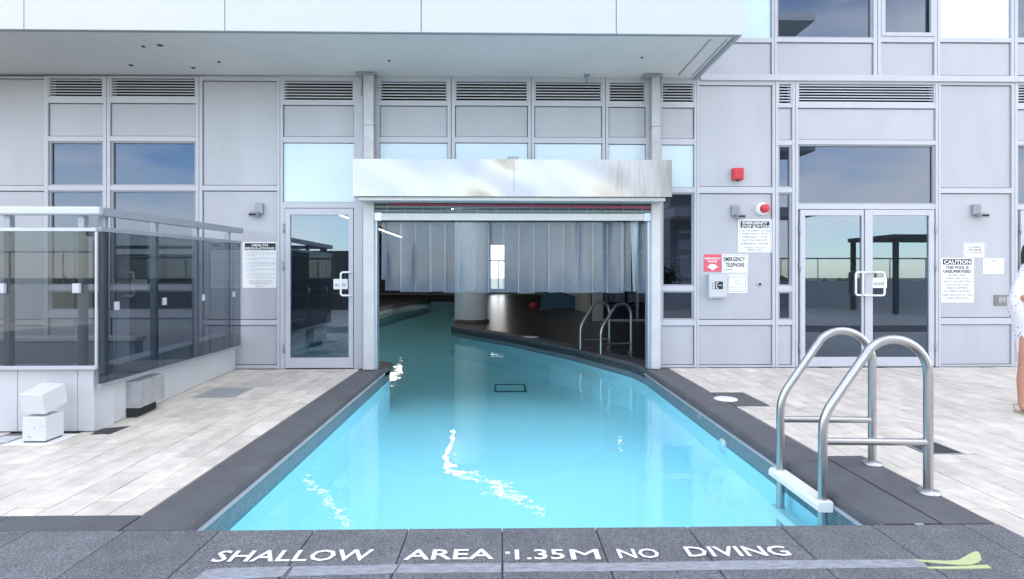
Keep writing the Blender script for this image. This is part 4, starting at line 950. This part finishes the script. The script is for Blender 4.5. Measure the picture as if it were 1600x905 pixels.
# emergency stop
t,x0,x1,z0,z1,y = board('emergency_stop_sign', 1154,1207,342.5,394.5, 'white EMERGENCY STOP BUTTON sign under the red beacon')
outline(t,1156.5,1204.5,344.5,392.5,y); plate(t,1158,1203,346,356.5,y); lines(t,['EMERGENCY','STOP BUTTON'],0,0,[(346.8,350.8),(352,356)],y-.001,'sign',.035,widths=[(1161,1200),(1160,1202)])
lines(t,['IN THE EVENT OF AN','EMERGENCY, PUSH','EMERGENCY STOP','BUTTON AND USE','EMERGENCY PHONE','ONTARIO POOL ACT','REG. 565'],0,0,[(359,362),(363.8,367),(368.8,372),(373.8,377),(379,382.3),(385.5,388),(388.8,391.2)],y,'greyprint',0,widths=[(1159,1203),(1160,1202),(1161,1200),(1162,1199),(1159,1201),(1162,1199),(1169,1192)])
# red emergency phone
t,x0,x1,z0,z1,y = board('emergency_phone_sign', 1100.5,1128,397.5,424.5, 'square red EMERGENCY PHONE sign with a white arrow pointing down', 'redsign')
lines(t,['EMERGENCY','PHONE'],0,0,[(402.5,405.5),(407,410)],y,'sign',.035,widths=[(1101.5,1127),(1107,1121)])
xc = XA(1114,YF); MB().add([(xc,y-.0015,ZA(422.5,3,YF)),(xc+.085,y-.0015,ZA(416.2,3,YF)),(xc+.045,y-.0015,ZA(416.2,3,YF)),(xc+.045,y-.0015,ZA(413,3,YF)),(xc-.045,y-.0015,ZA(413,3,YF)),(xc-.045,y-.0015,ZA(416.2,3,YF)),(xc-.085,y-.0015,ZA(416.2,3,YF))],[(0,1,2,3,4,5,6)]).build('arrow', M['sign'], t)
t,x0,x1,z0,z1,y = board('emergency_telephone_sign', 1129,1169.5,397.5,427, 'white EMERGENCY TELEPHONE sign with tall narrow black letters')
outline(t,1130.5,1168,399,425.5,y); lines(t,['EMERGENCY','TELEPHONE','POOL PHONE'],0,0,[(401.5,408.5),(410.5,417.6),(420.5,422.6)],y,'black',.025,widths=[(1132,1165),(1134,1164),(1133,1145)])
t,x0,x1,z0,z1,y = board('phone_instruction_sign', 1137.5,1168.5,428.5,458, 'white form for emergency telephone numbers right of the phone box')
outline(t,1139,1166,430,456,y); lines(t,['Emergency Telephone','AMBULANCE','POLICE','FIRE DEPARTMENT','HOSPITAL    POOL OWNER','ADDRESS'],0,0,[(432,434.4),(437,438.6),(440.8,442.4),(444.6,446),(448.8,450.2),(452.6,454)],y,'greyprint',0,widths=[(1140,1164),(1148,1158),(1149,1157),(1149,1165),(1142,1164),(1142,1156)])
# phone box
px0,px1,py0,py1 = 1104.5,1136,428.5,466; yb0 = YP-.115; x0, x1 = XA(px0+4,yb0), XA(px1,yb0); z0, z1 = rz(py0,py1,x0,x1,yb0)
pb = thing('phone_box', ((x0+x1)/2,YP,z0), 'pale grey emergency phone box with a black handset symbol', 'phone box')
B(x0,x1,yb0+.012,YP-.0005,z0,z1,.006).build('body', M['boxgrey'] if 'boxgrey' in M else M['stucco'], pb); B(x0-.002,x1+.002,yb0,yb0+.010,z0+.02,z1-.002,.004).build('door', M['stucco'], pb)
qx0, qx1, qz0, qz1 = XA(1117,yb0), XA(1129.5,yb0), ZA(452,3,yb0), ZA(440,3,yb0); B(qx0,qx1,yb0-.002,yb0-.0002,qz0,qz1).build('symbol_panel', M['black'], pb)
MB().tube([(qx0+.045,yb0-.003,qz1-.012),(qx0+.022,yb0-.003,qz1-.02),(qx0+.018,yb0-.003,(qz0+qz1)/2),(qx0+.022,yb0-.003,qz0+.02),(qx0+.045,yb0-.003,qz0+.012)], [.008,.007,.005,.007,.008], 8).build('handset_symbol', M['sign'], pb)
lettering('PHONE', qx0+.038, (qz0+qz1)/2-.008, .058, .016, yb0-.0035, M['sign'], pb, .02)
b = MB()
for i in range(4): b.box(XA(1112.5,yb0),XA(1114.5,yb0),yb0-.001,yb0,ZA(443+i*2.8,3,yb0),ZA(442+i*2.8,3,yb0))
b.build('vent_slot', M['greyprint'], pb)
# fire alarm sounder
ya = YP-.09; x0, x1 = XA(1146.5,ya), XA(1163,ya); z0, z1 = rz(262,280.5,x0,x1,ya)
fa = thing('fire_alarm', ((x0+x1)/2,YP,z0), 'red square fire alarm box high on the panel', 'alarm')
B(x0,x1,ya+.008,YP-.0005,z0,z1,.008).build('body', M['red'], fa); B(x0+.02,x1-.02,ya,ya+.009,z0+.015,z1-.02,.004).build('front_plate', M['red'], fa); B(x0+.055,x1-.055,ya+.02,ya+.06,z0-.012,z0+.002).build('sounder_slot', M['dark'], fa)
# beacon
x, z = XA(1190.5,YF), ZA(326.5,3.4,YF); be = thing('red_beacon', (x,YP,z), 'red button beacon on a round white base', 'alarm button')
MB().lathe([(0,.062),(.075,.060),(.09,.045),(.09,0)], (x,YP-.0005,z), 28, 'y').build('base', M['white'], be); MB().lathe([(0,.13),(.045,.128),(.06,.115),(.062,.06)], (x+.012,YP,z), 24, 'y').build('button', M['red'], be)
# key switch
x, z = XA(1187,YF), ZA(444,3.4,YF); ks = thing('push_switch', (x,YP,z), 'tiny round metal switch on the panel right of the phone signs', 'switch')
MB().lathe([(0,.012),(.034,.012),(.036,0)], (x,YP-.0005,z), 20, 'y').build('plate', M['frame'], ks); MB().lathe([(0,.035),(.016,.035),(.018,.01)], (x+.006,YP,z), 16, 'y').build('button', M['black'], ks)
# intercom plate
x0, x1 = XA(1555,YF), XA(1575.5,YF); z0, z1 = rz(461,477.5,x0,x1); ip = thing('outlet_plate', ((x0+x1)/2,YP,z0), 'bronze grey metal outlet cover low on the panel near the right frame edge', 'outlet cover')
B(x0,x1,YP-.018,YP-.0005,z0,z1,.004).build('plate', mat('bronze_plate',(.22,.215,.20),.45,.4), ip); B(x0+.045,x1-.045,YP-.026,YP-.0175,z0+.035,z1-.03,.003).build('cover_flap', M['greybronze'] if 'greybronze' in M else M['grey'], ip); B((x0+x1)/2+.0,(x0+x1)/2+.02,YP-.03,YP-.0255,z0+.045,z0+.058).build('lock', M['black'], ip)
# wall lamps
def wall_lamp(px, py, lab, flip):
    x, z = XA(px,YF), ZA(py,XA(px,YF),YF); t = thing('wall_lamp', (x,YP,z), lab, 'wall lamp', 'grey wall lamps'); s_ = -1 if flip else 1
    B(x-.055-s_*.012,x+.055-s_*.012,YP-.05,YP-.0005,z-.065,z+.085,.006).build('housing', M['grey'], t)
    b = MB()
    for i in range(4): b.box(x-.045-s_*.012+.028*i,x-.035-s_*.012+.028*i,YP-.056,YP-.05,z-.02,z+.075)
    b.build('fin', M['grey'], t)
    mx_ = Matrix.Translation((x+s_*.035,YP-.085,z-.075)) @ Matrix.Rotation(radians(18),4,'X')
    MB().box(-.06,.06,-.05,.05,-.028,.028,.006,mx_).build('head', M['grey'], t)
    MB().box(-.048,.048,-.054,-.049,-.004,.018,0,mx_).build('louvre_slot', M['dark'], t)
wall_lamp(404,327,'grey wall lamp above the health notice left of the single glass door',True)
wall_lamp(1150,330,'grey wall lamp left of the red beacon',False)
wall_lamp(1526,328.5,'grey wall lamp above the small capacity notice',False)

# ================================================================== PERSON
def skin_obj(name, verts, edges, radii, m, parent, sub=1, root=0):
    me = bpy.data.meshes.new(name); me.from_pydata(verts, edges, []); me.materials.append(m)
    o = bpy.data.objects.new(name, me); SC.collection.objects.link(o)
    if parent: o.parent = parent; o.matrix_parent_inverse = world_inv(parent)
    sk_ = o.modifiers.new('skin', 'SKIN'); sk_.use_smooth_shade = True
    if not me.skin_vertices: 
        bpy.context.view_layer.objects.active = o
    ly = me.skin_vertices[0].data if me.skin_vertices else None
    if ly:
        for i, r_ in enumerate(radii): ly[i].radius = (r_, r_) if not isinstance(r_, tuple) else r_
        ly[root].use_root = True
    s_ = o.modifiers.new('sub', 'SUBSURF'); s_.levels = sub; s_.render_levels = sub; return o
pxc, pyc = 1619, 646
gx, gy = GA(pxc, pyc); pr = thing('person', (gx,gy,0), 'person in a loose white floral dress with bracelets and sandals at the right frame edge', 'person')
V = []; E = []; R_ = []
def jn_(p, r, par=None):
    V.append((gx+p[0], gy+p[1], p[2])); R_.append(r)
    if par is not None: E.append((par, len(V)-1))
    return len(V)-1
pel = jn_((0,0,.90),(.15,.11)); sp1 = jn_((0,0,1.04),(.125,.09),pel); sp2 = jn_((0,.01,1.20),(.15,.10),sp1); nk = jn_((0,.01,1.37),(.06,.055),sp2); hd0 = jn_((0,0,1.45),(.055,.06),nk); hd1 = jn_((0,-.015,1.53),(.078,.095),hd0); jn_((0,-.005,1.61),(.06,.075),hd1)
for s_ in (-1,1):
    hp_ = jn_((s_*.09,0,.84),.095,pel); kn = jn_((s_*.105,-.01,.47),.058,hp_); cf = jn_((s_*.112,.01,.33),.058,kn); an = jn_((s_*.118,.015,.09),.036,cf); hl = jn_((s_*.12,.0,.045),.036,an); jn_((s_*.14,-.14,.035),(.038,.02),hl)
    so = jn_((s_*.115,.01,1.31),.045,sp2); ch = jn_((s_*.175,.02,1.12),.040,so)
    if s_ < 0:
        wr = jn_((-.195,-.19,1.09),.038,ch) ; wr2 = jn_((-.02,-.24,1.09),.026,wr); pm_ = jn_((.05,-.25,1.09),(.022,.034),wr2); rw = pm_; hd = (1,0)
    else:
        wr = jn_((.18,-.16,1.02),.032,ch); wr2 = jn_((.06,-.23,1.04),.026,wr); pm_ = jn_((.0,-.25,1.05),(.022,.034),wr2)
    base_ = V[pm_]; sg = 1 if s_ < 0 else -1
    for f_, (dz, ln) in enumerate(((.026,.062),(.009,.070),(-.008,.066),(-.024,.052))):
        a1 = jn_((base_[0]-gx+sg*.035, base_[1]-gy-.004, base_[2]+dz), .0105, pm_); a2 = jn_((base_[0]-gx+sg*(.035+ln*.55), base_[1]-gy-.012, base_[2]+dz*1.1), .009, a1); jn_((base_[0]-gx+sg*(.035+ln*.9), base_[1]-gy+.002, base_[2]+dz*1.1), .0075, a2)
    th_ = jn_((base_[0]-gx-sg*.005, base_[1]-gy-.015, base_[2]+.04), .012, pm_); jn_((base_[0]-gx+sg*.03, base_[1]-gy-.03, base_[2]+.055), .009, th_)
skin_obj('body', V, E, R_, M['skin'], pr, 2, pel)
# dress: lofted rings following the silhouette
rows_d = [(412,.105,.09),(430,.165,.115),(450,.215,.14),(468,.252,.15),(484,.235,.15),(500,.188,.145),(530,.168,.14),(555,.155,.135),(567,.152,.135)]
b = MB(); seg = 28; vs = []
D_ = DEP(gx,gy)
tops = [(1.385,.065,.06)]+[(H+(YH-py)*D_/F, hw, hd) for py,hw,hd in rows_d]
for (z,hw,hd) in tops:
    for k in range(seg):
        a = 2*pi*k/seg; rip = 1+.035*sin(a*7+z*9)*(1 if z < 1.2 else .3); vs.append((gx+hw*rip*cos(a), gy+hd*rip*sin(a), z))
fs = [(i*seg+k,(i+1)*seg+k,(i+1)*seg+(k+1)%seg,i*seg+(k+1)%seg) for i in range(len(tops)-1) for k in range(seg)]
b.add(vs, fs, True); dd = b.build('dress', M['floral'], pr)
so_ = dd.modifiers.new('solid','SOLIDIFY'); so_.thickness = .006
# hair, face
b = MB(); vs = []; fs = []
for j in range(9):
    for k in range(20):
        th = pi*j/16*1.15; a = 2*pi*k/20; rr = .098*sin(th)+.004; yy = .108; z = 1.555+.105*cos(th)
        low = (.0 if sin(a) < -.25 else .10*max(0,(j-5)/3)); vs.append((gx+rr*cos(a), gy+.01+(rr*1.05)*sin(a), z-low))
for j in range(8):
    for k in range(20): fs.append((j*20+k,(j+1)*20+k,(j+1)*20+(k+1)%20,j*20+(k+1)%20))
b.add(vs, fs, True).build('hair', M['hair'], pr)
b = MB()
for s_ in (-1,1): b.lathe([(0,.006),(.010,.003),(.012,-.004)], (gx+s_*.032,gy-.098,1.545), 12, 'y')
b.build('eyes', M['black'], pr); MB().tube([(gx,gy-.098,1.55),(gx,gy-.118,1.515),(gx,gy-.100,1.507)],[.006,.012,.008],8).build('nose', M['skin'], pr)
MB().tube([(gx-.022,gy-.096,1.483),(gx,gy-.102,1.481),(gx+.022,gy-.096,1.483)],[.003,.006,.003],8).build('mouth', M['redstrap'], pr)
for s_ in (-1,1):
    b = MB(); fx_ = gx+s_*.135; b.prism([(fx_-.045,gy+.05),(fx_+.045,gy+.05),(fx_+.055,gy-.10),(fx_+.03,gy-.19),(fx_-.035,gy-.19),(fx_-.048,gy-.10)], .002, .018)
    b.tube([(fx_-.048,gy-.08,.02),(fx_-.03,gy-.085,.062),(fx_+.03,gy-.085,.062),(fx_+.05,gy-.08,.02)], .009, 6); b.tube([(fx_-.042,gy+.03,.02),(fx_-.036,gy+.055,.075),(fx_+.036,gy+.055,.075),(fx_+.042,gy+.03,.02)], .007, 6)
    b.build('sandal', mat('sandal_leather',(.42,.36,.24),.6), pr)
for i in range(4):
    c = Vector((gx-.125+.022*i, gy-.195-.010*i, 1.087)); b = MB(); pts = []
    for k in range(17): a = 2*pi*k/16; pts.append((c.x+.008*cos(a)*.3, c.y+.036*cos(a), c.z+.036*sin(a)))
    b.tube(pts, .0045, 6, False).build('bracelet', M['gold'], pr)

# ================================================================== TERRACE BEHIND THE CAMERA (seen in the glass)
pw = thing('terrace_parapet', (0,-6,0), 'pale parapet with a metal rail across the far side of the terrace, behind the viewer', 'parapet')
B(-15,19,-6.2,-6,0,1.05).build('parapet_panel', M['stucco'], pw)
b = MB().tube([(-15,-6.1,1.95),(19,-6.1,1.95)], .03, 8)
for i in range(24): b.tube([(-15+i*1.45,-6.1,1.05),(-15+i*1.45,-6.1,1.95)], .02, 6)
b.build('rail', M['rail_grey'], pw)
pg = thing('pergola', (13,-3,0), 'dark flat roofed pergola on the terrace behind the viewer', 'pergola')
B(12.8,18.5,-4.6,-2.2,2.50,2.64,.01).build('roof', M['wood'], pg)
for X,Yy in ((13.0,-2.35),(18.2,-2.35),(12.95,-4.5),(18.2,-4.5)): B(X-.07,X+.07,Yy-.07,Yy+.07,0,2.50,.01).build('post', M['wood'], pg)
sc2 = thing('timber_screen', (-7,-5,0), 'dark timber privacy screen on the terrace behind the viewer', 'screen')
for i in range(16): B(-10.5+i*.3,-10.5+i*.3+.27,-5.1,-5.0,0,2.2,.004).build('board', M['wood'], sc2)
B(-10.6,-8.4,-5.3,-4.9,2.3,2.45,.01).build('top_beam', M['wood'], sc2)
for i,(X,Yy,s_) in enumerate(((9.4,-4.6,.8),(-4.5,-5.2,.6),(6.2,-5.0,.55))):
    t = thing('planter_shrub', (X,Yy,0), ['leafy shrub in a box planter near the pergola, behind the viewer','leafy shrub in a box planter by the timber screen, behind the viewer','small leafy shrub in a box planter at the parapet middle, behind the viewer'][i], 'shrub', 'planter shrubs')
    B(X-.4,X+.4,Yy-.4,Yy+.4,0,.6,.01).build('planter', M['stucco'], t); b = MB()
    for k in range(500):
        p = Vector((random.gauss(0,.35*s_),random.gauss(0,.35*s_),1.2+random.gauss(0,.38*s_))); d1 = Vector((random.uniform(-1,1),random.uniform(-1,1),random.uniform(-1,1))).normalized()*.07; d2 = d1.cross(Vector((random.uniform(-1,1),random.uniform(-1,1),.3))).normalized()*.035
        c = Vector((X,Yy,0))+p; b.add([c-d1,c+d2,c+d1,c-d2],[(0,1,2,3)])
    b.build('foliage', M['leaf'], t); MB().tube([(X,Yy,.5),(X+.03,Yy,1.3)],[.04,.02],8).build('trunk', M['wood'], t)
bt = thing('balcony_block', (11,-12,0), 'neighbouring block with white balcony slabs behind the viewer', 'building')
B(8.0,12.2,-16,-10.5,-2,16).build('block_wall', M['hallwall'], bt)
for i in range(5): B(7.6,13.9,-10.5,-8.6,3.9+2.9*i,4.3+2.9*i).build('balcony_slab', M['stucco'], bt)
